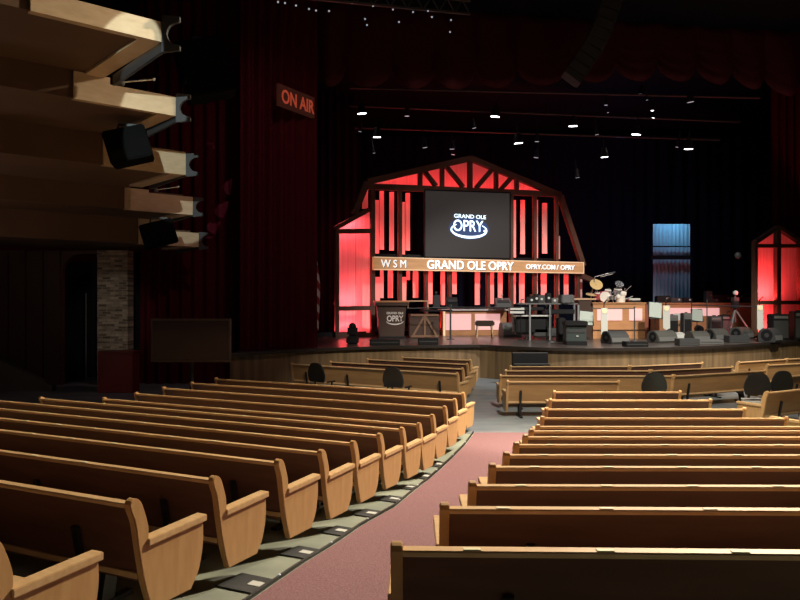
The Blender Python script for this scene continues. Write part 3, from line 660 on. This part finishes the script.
# small things behind the lectern and desk
def clutter(name, x, ytop, ybot, Y, w, m, lab, cat, kind='box'):
    X, _, Z = px(x, ybot, Y); r = thing(name, (X, Y, Z), lab, cat); k = Y / F; h = (ybot - ytop) * k; W = w * k
    if kind == 'table':
        MB().box((0, 0, h), (W, .6, .05)).build('tabletop', m, r)
        for s in (-1, 1):
            for q in (-.25, .25): MB().bar((s * W * .4, q, h), (s * W * .42, q, 0), .04, .04).build('leg', m, r)
    elif kind == 'console':
        MB().prism([(-W / 2, -.25, 0), (-W / 2, .3, 0), (-W / 2, .3, h), (-W / 2, -.1, h * .6), (-W / 2, -.25, h * .3)], (W, 0, 0)).build('body', m, r)
        MB().box((0, -.1, h * .62), (W * .8, .2, .02), rx=.6).build('control_panel', dgrey, r)
    elif kind == 'stool':
        MB().cyl((0, 0, h * .85), (0, 0, h), W / 2).build('seat', m, r)
        for a in range(3): MB().cyl((W * .2 * math.cos(a * 2.1), W * .2 * math.sin(a * 2.1), h * .86), (W * .45 * math.cos(a * 2.1), W * .45 * math.sin(a * 2.1), 0), .018).build('leg', m, r)
    elif kind == 'lamp':
        MB().cyl((0, 0, 0), (0, 0, .03), W * .4).cyl((0, 0, 0), (0, 0, h * .8), .02).build('stem', m, r); MB().sph((0, 0, h * .85), W * .35).build('head', m, r)
    else:
        MB().box((0, 0, h / 2), (W, W * .6, h), bev=.02).build('body', m, r); MB().box((0, -W * .3, h / 2), (W * .8, .02, h * .75)).build('grille', dgrey, r)
    return r
woodl = mat('pale_wood', (.6, .4, .25), .5)
clutter('side_table', 418, 301, 308.8, 30.1, 24, woodl, 'small pale wooden tray table top beside the lectern', 'table', 'table')
clutter('desk_lamp', 436, 290, 308.4, 30.1, 4, dgrey, 'small desk microphone on the dark tabletop beside the lectern', 'microphone', 'lamp')
clutter('figure_stand', 436.5, 295, 308, 30.1, 7, mat('blue_black', (.03, .045, .06), .5), 'small blue-black device box on the dark tabletop', 'device')
clutter('sloped_console', 452, 297, 307, 30.1, 11, black, 'small black sloped console atop the stand near the lectern', 'console', 'console')
clutter('sloped_console', 503, 298, 307, 31.6, 15, mgrey, 'grey sloped console at the right end of the announcer desk', 'console', 'console')
clutter('desk_microphone', 502, 294, 300, 31.6, 3, lgrey, 'small pale microphone above the grey sloped console', 'microphone', 'lamp')
# stanchions and barrier
def stanchion(x, yb, yt, lab, r0=.022):
    r, k = on_stage('barrier_post', x, yb, lab, 'post', 0, 'barrier posts along the stage front'); h = (yb - yt) * k
    MB().cyl((0, 0, .02), (0, 0, h), r0).build('pole', dgrey, r); MB().cyl((0, 0, 0), (0, 0, .03), .17, .15).build('base_plate', dgrey, r)
    MB().cyl((0, 0, h - .03), (0, 0, h + .02), r0 * 1.6).build('cap', dgrey, r)
    return Vector((r.location.x, r.location.y, SZ + h))
A1 = stanchion(450.5, 339.5, 305, 'thick black barrier post before the announcer desk', .04)
A2 = stanchion(551, 342, 307, 'barrier post closest to the black keyboard rack'); A3 = stanchion(634.5, 341, 307, 'barrier post in front of the drum riser end')
A4 = stanchion(691.5, 337, 303, 'barrier post left of the small grey chair on the stage'); A5 = stanchion(707, 338, 300, 'barrier post with round cap right of the white sheet holder'); A6 = stanchion(763, 341, 305.5, 'barrier post beside the gable house')
def rail(a, c, lab):
    r = tag(MB().cyl(a, c, .022, n=8).build('barrier_rail', dgrey), lab, 'rail', 'barrier rails along the stage front')
a0 = Vector(px(407, 308.5, A1.y)); rail(a0, A1 - Vector((0, 0, .1)), 'thin black barrier rail from the lectern to the thick post')
rail(A1 - Vector((0, 0, .1)), Vector(px(521, 307.5, 27.5)), 'thin black barrier rail before the announcer desk')
rail(Vector(px(592, 308.6, 27.8)), A3 - Vector((0, 0, .06)), 'thin grey barrier rail before the drum riser')
rail(A4 - Vector((0, 0, .1)), A6 - Vector((0, 0, .05)), 'thin grey barrier rail before the camera tripod')
# bench
r, k = on_stage('piano_bench', 484.5, 337.3, 'black padded piano bench before the announcer desk', 'bench')
MB().box((0, 0, 14 * k), (19 * k, .45, 5.5 * k), bev=.05).build('seat', mat('bench_leather', (.03, .018, .014), .35), r)
for s in (-1, 1):
    for q in (-.15, .15): MB().bar((s * 7 * k, q, 12 * k), (s * 8 * k, q, 0), .06, .06).build('leg', woodl if q < 0 else steel, r)
# wedge monitors
def wedge(x, yb, w, h, lab, rz=0, m=dgrey, spk=True):
    r, k = on_stage('wedge_monitor', x, yb, lab, 'monitor speaker', rz + (28 if spk else 12), 'floor wedge monitors'); W, H = w * k * .92, h * k
    pr = bez([(-.32, 0), (-.35, H * .2), (-.30, H * .62), (-.14, H * .94), (.06, H), (.22, H * .9), (.31, H * .55), (.33, H * .2), (.30, 0)], 3)
    MB().prism([(-W / 2, y, z) for y, z in pr], (W, 0, 0), bev=.012).build('cabinet', m, r)
    MB().prism([(-W * .46, -.365, H * .16), (W * .46, -.365, H * .16), (W * .46, -.33, H * .5), (-W * .46, -.33, H * .5)], (0, .02, 0)).build('grille', mgrey, r)
    if spk:
        MB().cyl((-W / 2 - .012, -.02, H * .5), (-W / 2 + .01, -.02, H * .5), H * .40, n=20).build('end_cap', black, r)
        MB().cyl((-W / 2 - .02, -.02, H * .5), (-W / 2, -.02, H * .5), H * .16, n=16).build('handle_cup', dgrey, r)
    return r
grm = mat('monitor_grey', (.055, .057, .054), .6)
wedge(510, 336.5, 21, 14, 'grey rounded monitor wedge right of the piano bench', 0, mgrey, False)
wedge(615, 343.5, 24, 12.5, 'dark grey floor wedge below the drum riser', -8)
wedge(662, 342.5, 27, 12, 'grey floor wedge left of the pale papers, by the white banner', -5, grm)
wedge(697, 341, 20, 10, 'plain grey floor wedge behind the pale papers', 0, grm, False)
wedge(716, 340.5, 20, 12, 'grey floor wedge left of the camera tripod', -5, grm)
wedge(741, 339, 21, 12, 'grey floor wedge right of the camera tripod', 5, grm)
wedge(770, 342, 18, 14, 'grey floor wedge before the black amplifier', 10)
wedge(799, 335, 14, 7, 'small dark floor wedge at the right edge of the stage', 10)
# low flat cases at stage lip
def case(x, yb, w, h, d, lab, m=black, rz=0):
    r, k = on_stage('flat_case', x, yb, lab, 'case', rz, 'low flat boxes on the stage lip')
    MB().box((0, 0, h * k / 2), (w * k, d, h * k), bev=.015).build('body', m, r); MB().box((0, -d / 2, h * k * .5), (w * k * .9, .015, h * k * .15)).build('grille', dgrey, r)
case(428, 344.5, 20, 7, .6, 'low black box on the stage lip right of the lectern'); case(385, 345, 30, 6, .5, 'long low black box on the stage lip below the lectern')
case(635, 346.5, 22, 5, .5, 'low black box on the stage lip below the drum riser'); case(687, 345.5, 20, 7, .5, 'dark low box on the stage lip below the pale papers', dgrey)
case(709, 344, 24, 4.5, .45, 'long thin dark tray on the stage lip', mgrey); case(736.5, 342.5, 20, 7, .5, 'dark low box on the stage lip below the camera tripod', dgrey)
case(763, 340.8, 8, 5, .4, 'tiny black box on the stage lip below the banner'); case(775, 340, 15, 6, .5, 'dark low box on the stage lip near the gable house', dgrey, 8)
# papers/cloth pile
r, k = on_stage('white_cloth_pile', 681, 339.5, 'pale folded cloth lying over the monitors', 'cloth')
MB().box((0, 0, .12), (17 * k, .5, .24), bev=.05).box((-.1, 0, .27), (8 * k, .35, .08), bev=.03).build('cloth', lgrey, r)
# left moving-head lamp
r, k = on_stage('moving_head_light', 352.5, 344, 'black moving-head lamp standing before the red annex panel', 'lamp')
MB().box((0, 0, 4 * k), (12 * k, .4, 8 * k), bev=.05).build('base', black, r); MB().box((0, 0, 13 * k), (10 * k, .3, 10 * k), bev=.06).build('yoke', black, r); MB().sph((0, 0, 17.5 * k), 3.8 * k).build('head', black, r)
# flag
fl = thing('flag', (px(316, 0, 24.3)[0], 24.0, SZ), 'furled striped flag on a pole before the black side curtain', 'flag')
MB().cyl((0, 0, 0), (0, 0, 3.3), .02).build('pole', mgrey, fl); MB().sph((0, 0, 3.35), .05).build('finial', gold, fl)
fm = bpy.data.materials.new('flag_stripes'); fm.use_nodes = True; nt = fm.node_tree; wv = nt.nodes.new('ShaderNodeTexWave'); wv.inputs['Scale'].default_value = 1.1; wv.inputs['Distortion'].default_value = 1; wv.bands_direction = 'DIAGONAL'
tc = nt.nodes.new('ShaderNodeTexCoord'); rp = nt.nodes.new('ShaderNodeValToRGB'); rp.color_ramp.interpolation = 'CONSTANT'; rp.color_ramp.elements[0].color = (.25, .01, .02, 1); rp.color_ramp.elements[1].position = .5; rp.color_ramp.elements[1].color = (.6, .58, .6, 1)
nt.links.new(tc.outputs['Object'], wv.inputs['Vector']); nt.links.new(wv.outputs['Fac'], rp.inputs['Fac']); nt.links.new(rp.outputs['Color'], nt.nodes['Principled BSDF'].inputs['Base Color'])
b = MB(); V = []
for i in range(14):
    z = 3.2 - i * .2; wd = .05 + .12 * min(1, i / 5) - .004 * i
    V.append([b.bm.verts.new((.02 + wd * math.cos(a) * (1 + .2 * math.sin(3 * a + i * .3)), -.03 + wd * .6 * math.sin(a), z)) for a in [j * math.tau / 12 for j in range(12)]])
for i in range(13):
    for j in range(12): b.bm.faces.new((V[i][j], V[i][(j + 1) % 12], V[i + 1][(j + 1) % 12], V[i + 1][j]))
b.build('cloth', fm, fl, smooth=True)

# keyboard rack
r, k = on_stage('keyboard_rack', 549, 339.7, 'black keyboard stand with metal legs and several keyboards stacked', 'keyboard stand', 0)
met = mat('grey_metal', (.30, .32, .34), .4, metal=.5)
MB().box((-2 * k, .15, 36 * k), (74 * k * .80, .7, 1.4 * k)).build('table_top', mgrey, r)
for x in (-20, 0, 28):
    for y in (-.2, .45): MB().bar((x * k, y, 35 * k), (x * k, y, 0), .07, .07).build('leg', met, r)
MB().box((-18 * k, .1, 31 * k), (24 * k, .5, 3.5 * k), bev=.02).build('keyboard', black, r); MB().box((10 * k, .1, 28 * k), (30 * k, .5, 4.5 * k), bev=.02).build('keyboard', black, r)
MB().box((-33 * k, -.05, 31 * k), (14 * k, .5, 2.2 * k)).box((-33 * k, -.05, 27.5 * k), (14 * k, .5, 2.2 * k)).build('keyboard', lgrey, r)
MB().box((-17 * k, .1, 24 * k), (38 * k, .45, 1.3 * k)).build('shelf', lgrey, r)
MB().box((-17 * k, .3, 14 * k), (36 * k, .6, 18 * k), bev=.1).build('organ_body', black, r)
MB().box((-3 * k, .2, 7 * k), (24 * k, .4, 9 * k), bev=.05).build('pedal_unit', dgrey, r)
MB().box((-16 * k, .35, 45 * k), (2 * k, .3, 13 * k)).box((-8 * k, .35, 51 * k - .1), (18 * k, .3, 1.2 * k)).build('side_shelf', lectw, r).location.z = -6 * k
for i, (x, w, h, m) in enumerate(((531, 9, 6, black), (541, 7, 8, dgrey), (548, 5, 10, black), (554, 6, 5, mgrey), (536, 4, 9, black))):
    X, _, Z = px(x, 303.2, 28.7); Z = SZ + 36.7 * 28.7 / F; q = thing('sound_module', (X, 28.7, Z), ['wide low black sound box on the keyboard rack', 'dark grey sound box on the middle of the keyboard rack', 'narrow upright black box on the keyboard rack', 'low grey box on the keyboard rack beside the amplifier', 'thin black upright box on the keyboard rack'][i], 'sound box', 0, 'boxes on the keyboard rack'); kk = 28.7 / F
    MB().box((0, 0, h * kk / 2), (w * kk, .3, h * kk), bev=.02).build('body', m, q); MB().cyl((0, -.17, h * kk * .5), (0, -.14, h * kk * .5), .05).build('knob', lgrey, q)
X, _, Z = px(566, 303.2, 28.6); Z = SZ + 36.7 * 28.7 / F; q = thing('guitar_amplifier', (X, 28.6, Z), 'grey and silver guitar amplifier on the right end of the rack', 'amplifier', math.radians(12)); kk = 28.6 / F
MB().box((0, 0, 4 * kk), (13 * kk, .4, 8.5 * kk), bev=.03).build('cabinet', mgrey, q); MB().box((4.5 * kk, -.21, 4 * kk), (4 * kk, .02, 7 * kk)).build('grille', chrome, q)
# hammond road case with papers
r, k = on_stage('equipment_case', 576, 345, 'dark teal-grey square equipment case at the stage lip', 'equipment case', -4)
teal = mat('teal_grey', (.035, .05, .052), .45)
MB().box((0, .3, 9.5 * k), (20 * k, .7, 19 * k), bev=.02).build('body', teal, r); MB().box((0, .25, 21.5 * k), (22 * k, .8, 5 * k), bev=.03).build('lid', black, r)
MB().box((0, -.06, 14 * k), (17 * k, .03, 3 * k)).build('recess', dgrey, r); MB().box((1 * k, -.07, 9 * k), (2 * k, .02, 1 * k)).build('latch', white, r); MB().box((0, .2, 2 * k), (20 * k, .8, 4 * k)).build('skirt', black, r)
r, k = on_stage('case_chair', 562, 342, 'dark box chair back left of the equipment case', 'chair'); MB().box((0, .2, 12 * k), (7 * k, .5, 24 * k), bev=.03).build('backrest', black, r); MB().box((0, -.1, 9 * k), (8 * k, .4, 2 * k)).build('seat', black, r)
def music_stand(x, yb, yt, w, h, lab, m=white, lean=.25):
    r, k = on_stage('music_stand', x, yb, lab, 'music stand', 0); H = (yb - yt) * k
    MB().cyl((0, 0, .05), (0, 0, H - h * k * .6), .018).build('pole', steel, r)
    for a in range(3): MB().cyl((0, 0, .12), (.28 * math.cos(a * 2.09 + .5), .28 * math.sin(a * 2.09 + .5), .015), .014).build('leg', steel, r)
    MB().box((0, 0, H - h * k / 2), (w * k * 1.05, .03, h * k * 1.02), rx=-lean).build('desk', black, r)
    MB().box((0, -.04, H - h * k / 2 + .02), (w * k * .95, .02, h * k * .9), rx=-lean, ry=.12).build('sheet_music', m, r)
pale = mat('sheet_paper', (.38, .45, .43), .8)
music_stand(586, 340, 311, 14, 15, 'tilted music stand with pale sheets behind the equipment case', pale)
music_stand(655, 340, 302, 13, 17, 'large music stand with pale green sheets left of the banner', pale)
music_stand(697, 336, 309, 11, 13, 'small music stand with pale sheets between the barrier posts', pale)
# banners on poles
def banner(x, yt, yb, ybase, w, lab):
    r, k = on_stage('white_banner', x, ybase, lab, 'banner', 0, 'hanging white banners on microphone stands'); zt_ = (ybase - yt) * k; zb_ = (ybase - yb) * k
    MB().cyl((0, 0, .02), (0, 0, zt_ + .2), .02).build('stand', steel, r); MB().cyl((0, 0, 0), (0, 0, .03), .15).build('base_plate', steel, r)
    W = w * k / 2
    MB().prism([(-W, -.06, zt_), (W, -.06, zt_), (W, -.06, zb_ + .08), (0, -.06, zb_), (-W, -.06, zb_ + .08)], (0, .025, 0)).build('cloth', white, r)
    MB().cyl((0, -.075, zt_ - .12), (0, -.06, zt_ - .12), .11).build('round_badge', cream, r)
    MB().cyl((0, 0, zt_ + .2), (.08, -.12, zt_ + .34), .03).build('microphone', dgrey, r)
banner(604, 308, 337, 341, 6.5, 'narrow white banner hanging before the drum riser'); banner(666, 305.5, 330, 340, 7, 'narrow white banner beside the pale green sheets'); banner(759.5, 305, 331, 341.5, 6, 'narrow white banner before the red gable house')
# drum riser
r, k = on_stage('drum_riser', 619, 338.5, 'wooden drum riser with two pink-lit panels', 'riser', 0)
MB().box((0, .8, 17.5 * k), (52 * k, 1.6, 35 * k)).build('body', deskw, r); MB().box((0, .8, 35.5 * k), (54 * k, 1.7, 1.2 * k)).build('top', deskw, r)
MB().box((0, -.02, 8.5 * k), (52 * k, .04, .8 * k)).build('seam', dk, r)
MB().box((-9.5 * k, -.02, 24 * k), (25 * k, .03, 12 * k)).build('lit_panel', pinkglow, r); MB().box((16.5 * k, -.02, 24 * k), (13 * k, .03, 12 * k)).build('lit_panel', pinkglow, r)
MB().box((-33 * k, .5, 19 * k), (13 * k, .8, 38 * k)).build('side_cabinet', lectw, r)
MB().box((-42 * k, .7, 39.5 * k), (44 * k, .6, 1.6 * k)).build('shelf', woodl, r)
MB().box((29 * k, .9, 17 * k), (6 * k, 1.2, 34 * k)).build('side_panel', mat('riser_red_wood', (.22, .06, .035), .5), r)
RZ = SZ + 36 * k; RY = r.location.y + .7
# drum kit
kd = RY / F
def dx(x): return (x - 612) * kd
def dzz(y): return EYE + (300 - y) * kd - RZ
dr = thing('drum_kit', (px(612, 0, RY)[0], RY, RZ), 'drum kit with brass cymbals and chrome stands on the riser', 'drum kit')
MB().cyl((dx(603), -.3, .25), (dx(603), .25, .25), .26, n=24).build('bass_drum', drumw, dr); MB().cyl((dx(603), -.32, .25), (dx(603), -.30, .25), .24, n=24).build('bass_drum_head', drumhead, dr)
for x, y, rr in ((597, 296, .17), (607, 293, .15), (617, 292, .18)): 
    t = MB().cyl((dx(x), -.1, dzz(y) - .12), (dx(x), -.16, dzz(y) + .12), rr, n=20).build('tom_drum', drumw if x < 600 else chrome, dr); MB().cyl((dx(x), -.16, dzz(y) + .12), (dx(x), -.165, dzz(y) + .135), rr * .95, n=20).build('drum_head', drumhead, t)
MB().cyl((dx(609), -.4, .12), (dx(609), -.4, .28), .17, n=20).build('snare_drum', chrome, dr); MB().cyl((dx(619), -.2, .0), (dx(619), -.2, .30), .20, n=20).build('floor_tom', drumhead, dr)
for x, y, rr, tl in ((595, 284.5, .29, .95), (590, 294.5, .24, .3), (618, 284, .20, .8)):
    c_ = Vector((dx(x), -.2, dzz(y))); d_ = Vector((.05, -math.sin(tl), math.cos(tl)))
    s = MB().cyl(c_ - d_ * .004, c_ + d_ * .004, rr, n=28).cyl(c_, c_ + d_ * .03, .06, .03).build('cymbal', gold if x < 600 else chrome, dr)
    MB().cyl((dx(x), .0, 0), tuple(c_), .014).build('cymbal_stand', chrome, dr)
m = MB()
for p in (((615, 300), (630, 286)), ((610, 296), (626, 292)), ((618, 302), (632, 296)), ((598, 300), (590, 292)), ((590, 303), (594, 277)), ((594, 277), (609, 273)), ((600, 277), (612, 274)), ((605, 302), (618, 284)), ((622, 302), (624, 288)), ((613, 302), (608, 288)), ((600, 302), (604, 290)), ((626, 300), (620, 290)), ((602, 303), (596, 290))):
    m.cyl((dx(p[0][0]), -.05, dzz(p[0][1])), (dx(p[1][0]), -.15, dzz(p[1][1])), .018)
m.build('stands', chrome, dr); MB().cyl((dx(608), -.15, dzz(273.5)), (dx(614), -.18, dzz(272.3)), .035).build('microphone', dgrey, dr)
MB().sph((dx(622), -.2, dzz(294)), .13).sph((dx(616), -.3, dzz(297)), .11).build('small_drum', drumhead, dr)
q = thing('laptop', (px(633, 0, RY)[0], RY, RZ), 'pale flat device on the right end of the drum riser', 'device'); MB().box((0, -.1, .04), (12 * kd, .35, .06)).build('base', black, q); MB().box((0, -.1, .14), (11 * kd, .3, .10), bev=.02).build('lid', lgrey, q)
# right back riser with pink strip, gear
r, k = on_stage('rear_riser', 716, 334, 'long low riser with a pink-lit strip behind the monitors', 'riser', 0)
MB().box((0, .8, 15 * k), (110 * k, 1.2, 30 * k)).build('body', deskw, r); MB().box((-22 * k, .18, 22 * k), (54 * k, .03, 8 * k)).build('lit_panel', pinkglow, r)
MB().box((0, .8, 30.6 * k), (112 * k, 1.3, 1.2 * k)).build('top', deskw, r)
RT = SZ + 31.2 * k; RYY = r.location.y + .8
for i, (x, w, h) in enumerate(((662, 14, 7), (675, 12, 5), (687, 10, 5), (712, 10, 4), (722, 22, 8), (745, 16, 6), (737, 8, 10), (708, 6, 12))):
    q = thing('dark_equipment', (px(x, 0, RYY)[0], RYY - .1 + .1 * (i % 3), RT), 'dark band equipment on the rear riser ' + ['below the blue drape left edge', 'below the blue drape centre', 'below the blue drape right edge', 'just right of the blue drape, low', 'wide, between blue drape and gable house', 'nearest the gable house', 'behind the camera tripod', 'tall and narrow, right of the blue drape'][i], 'equipment', 0, 'dark equipment on the rear riser'); kk = RYY / F
    MB().box((0, 0, h * kk / 2), (w * kk, .4, h * kk), bev=.04).build('case', dgrey if i % 2 else black, q); MB().cyl((w * kk * .2, -.22, h * kk * .6), (w * kk * .2, -.19, h * kk * .6), .05).build('knob', lgrey if i < 3 else mgrey, q)
# amps and chairs among monitors
def amp(x, yb, w, h, lab, m=dgrey, rz=0):
    r, k = on_stage('stage_amplifier', x, yb, lab, 'amplifier', rz, 'amplifiers on the stage'); W, H = w * k, h * k
    MB().box((0, 0, H / 2), (W, .45, H), bev=.025).build('cabinet', m, r); MB().box((0, -.23, H * .42), (W * .85, .02, H * .66)).build('grille', black if m is not black else dgrey, r)
    MB().box((0, -.235, H * .88), (W * .8, .02, H * .1)).build('control_strip', mgrey, r); MB().box((0, 0, H + .02), (W * .3, .04, .04)).build('handle', steel, r)
amp(672, 337, 9, 22, 'grey amplifier right of the tall white banner', mgrey); amp(686, 337, 8, 24, 'slim dark amplifier by the small music stand', mgrey); amp(714, 337, 11, 21, 'dark amplifier in front of the pink-lit strip', dgrey)
amp(724, 337, 9, 22, 'black amplifier left of the camera tripod', black); amp(778, 340, 17, 26, 'large black amplifier before the red gable house', black); amp(798, 340, 13, 29, 'black amplifier cut by the right picture edge', black)
r, k = on_stage('white_chair', 680, 336, 'small pale metal chair between the white banner and music stand', 'chair')
MB().box((0, .2, 19 * k), (8 * k, .03, 7 * k), bev=.01).build('backrest', lgrey, r); MB().box((0, 0, 11 * k), (8 * k, .38, 1.4 * k)).build('seat', lgrey, r)
for s in (-1, 1):
    for y, h in ((-.17, 11), (.2, 22)): MB().bar((s * 3.7 * k, y, h * k), (s * 4 * k, y, 0), .035, .035).build('leg', lgrey, r)
r, k = on_stage('guitar_stand', 700, 335, 'black round stand base and drum between the barrier posts', 'stand'); MB().cyl((0, 0, .25), (0, .2, .3), .2).build('round_body', black, r)
for a in range(3): MB().cyl((0, .1, .3), (.2 * math.cos(a * 2.1), .2 * math.sin(a * 2.1), 0), .02).build('leg', steel, r)
# camera on tripod
r, k = on_stage('camera_tripod', 735, 338, 'tall black tripod with a pale camera head at the right of the stage', 'tripod')
H = 46 * k
MB().cyl((0, 0, .7), (0, 0, H * .93), .05, .04).build('column', dgrey, r)
for dx_, dy_ in ((.78, -.2), (-.45, -.35), (-.15, .6)): MB().cyl((0, 0, H * .62), (dx_, dy_, 0), .045, .03).build('leg', mgrey, r)
MB().box((0, 0, H * .72), (.26, .3, .36), bev=.03).build('fluid_head', black, r); MB().box((0, 0, H * .84), (.24, .3, .18), bev=.02).build('camera_body', dgrey, r); MB().sph((0, -.05, H * .98), .11).build('camera_light', lgrey, r); MB().cyl((0, 0, H * .88), (0, 0, H * .98), .03).build('neck', mgrey, r)
# mic stands
for x, yb, yt, lab in ((521, 340, 300, 'slim black microphone stand left of the keyboard rack'), (646, 336, 306, 'slim microphone stand behind the riser end'), (727, 337, 312, 'slim dark microphone stand left of the tripod')):
    r, k = on_stage('microphone_stand', x, yb, lab, 'microphone stand', 0, 'microphone stands'); H = (yb - yt) * k
    MB().cyl((0, 0, .02), (0, 0, H), .014).build('pole', steel, r); MB().cyl((0, 0, 0), (0, 0, .025), .13).build('base_plate', steel, r); MB().cyl((0, 0, H), (.1, -.1, H + .04), .022).build('microphone', dgrey, r)

# ------------------------------------------------------------------ light
def spot(name, loc, tgt, w, size, blend=.4, col=(1, .86, .68), rad=.25):
    li = bpy.data.lights.new(name, 'SPOT'); li.energy = w; li.spot_size = math.radians(size); li.spot_blend = blend; li.color = col; li.shadow_soft_size = rad
    o = bpy.data.objects.new(name, li); C.objects.link(o); o.location = loc; o.rotation_euler = (Vector(tgt) - Vector(loc)).to_track_quat('-Z', 'Y').to_euler(); return o
WARM = (1, .83, .58)
spot('house_key', (8.5, 15.0, 12.0), (-.7, 7.2, .5), 16000, 82, .5, WARM, .3)
spot('house_right', (5.5, 15.2, 12.5), (6.0, 8.5, .5), 5600, 70, .5, (1, .86, .70), .3)
spot('front_spot', (4.5, 10.0, 12.5), (5.0, 19.0, .5), 8500, 60, .35, (1, .87, .66), .3)
bs = spot('added_balcony_spot', (-2.2, 0, 7.0), (-5.42, 15.7, 6.70), 7500, 9.6, .12, (.80, .95, .88), .03)  # unseen spot added; its narrow hard cone cuts the lit edge on the balcony
bs.scale = (.52, 1, 1); bs.rotation_mode = 'QUATERNION'
bs.rotation_quaternion = (Vector((-5.42, 15.7, 6.70)) - Vector((-2.2, 0, 7.0))).to_track_quat('-Z', 'Y') @ Matrix.Rotation(-.28, 3, 'Z').to_quaternion()
spot('stage_wash', (11, 17.5, 12.5), (8.0, 28.0, 1.5), 9500, 64, .4, (1, .92, .84), .3)
spot('stage_face_wash', (13.5, 16.0, 12.0), (12.5, 24.5, .8), 5200, 52, .5, (1, .86, .58), .3)
spot('barn_wash', (.5, 19.0, 13.0), (3.0, 32, 3.5), 1300, 40, .5, (1, .8, .65), .3)
spot('pier_spot', (-5.5, 13.0, 4.6), (-9.9, 23.1, 2.4), 420, 17, .6, (1, .9, .75), .1)
pl = bpy.data.lights.new('side_fill', 'POINT'); pl.energy = 60; pl.color = (1, .7, .6); pl.shadow_soft_size = .3  # unseen fill light added to lift the dark left side
o = bpy.data.objects.new('side_fill', pl); C.objects.link(o); o.location = (-11.5, 15, 3.6)
spot('curtain_wash', (0, 14.0, 13.0), (-5.0, 23.0, 5.5), 650, 60, .8, (1, .6, .55), .4)
spot('valance_wash', (16, 20, 6), (13, 27, 11), 260, 70, .8, (1, .5, .45), .4)
bl = bpy.data.lights.new('blue_lamp', 'AREA'); bl.energy = 38; bl.size = 1.6; bl.size_y = .3; bl.shape = 'RECTANGLE'; bl.color = (.28, .72, 1)
o = bpy.data.objects.new('blue_lamp', bl); C.objects.link(o); o.location = (15.3, 36.9, 7.9); o.rotation_euler = (math.radians(25), 0, 0)
bl2 = bpy.data.lights.new('backstage_blue', 'POINT'); bl2.energy = 60; bl2.color = (.25, .35, 1); bl2.shadow_soft_size = .5
o = bpy.data.objects.new('backstage_blue', bl2); C.objects.link(o); o.location = (12, 37, 10)

w = bpy.data.worlds.new('World'); sc.world = w; w.use_nodes = True
w.node_tree.nodes['Background'].inputs[0].default_value = (.9, .7, .6, 1); w.node_tree.nodes['Background'].inputs[1].default_value = .004
# house fill: one unseen area light added over the pews
li = bpy.data.lights.new('house_fill', 'AREA'); li.energy = 60; li.size = 8; li.size_y = 2.5; li.shape = 'RECTANGLE'; li.color = (1, .75, .58)
o = bpy.data.objects.new('house_fill', li); C.objects.link(o); o.location = (4, 9.5, 13.6)

cam = bpy.data.cameras.new('camera'); cam.lens = F / 800 * 36; cam.sensor_width = 36; cam.clip_end = 200
co = bpy.data.objects.new('camera', cam); C.objects.link(co); co.location = (0, 0, EYE); co.rotation_euler = (math.pi / 2, 0, 0); sc.camera = co
sc.view_settings.view_transform = 'Standard'; sc.view_settings.look = 'None'; sc.view_settings.gamma = 1; sc.view_settings.exposure = 0
sc.view_settings.use_curve_mapping = False
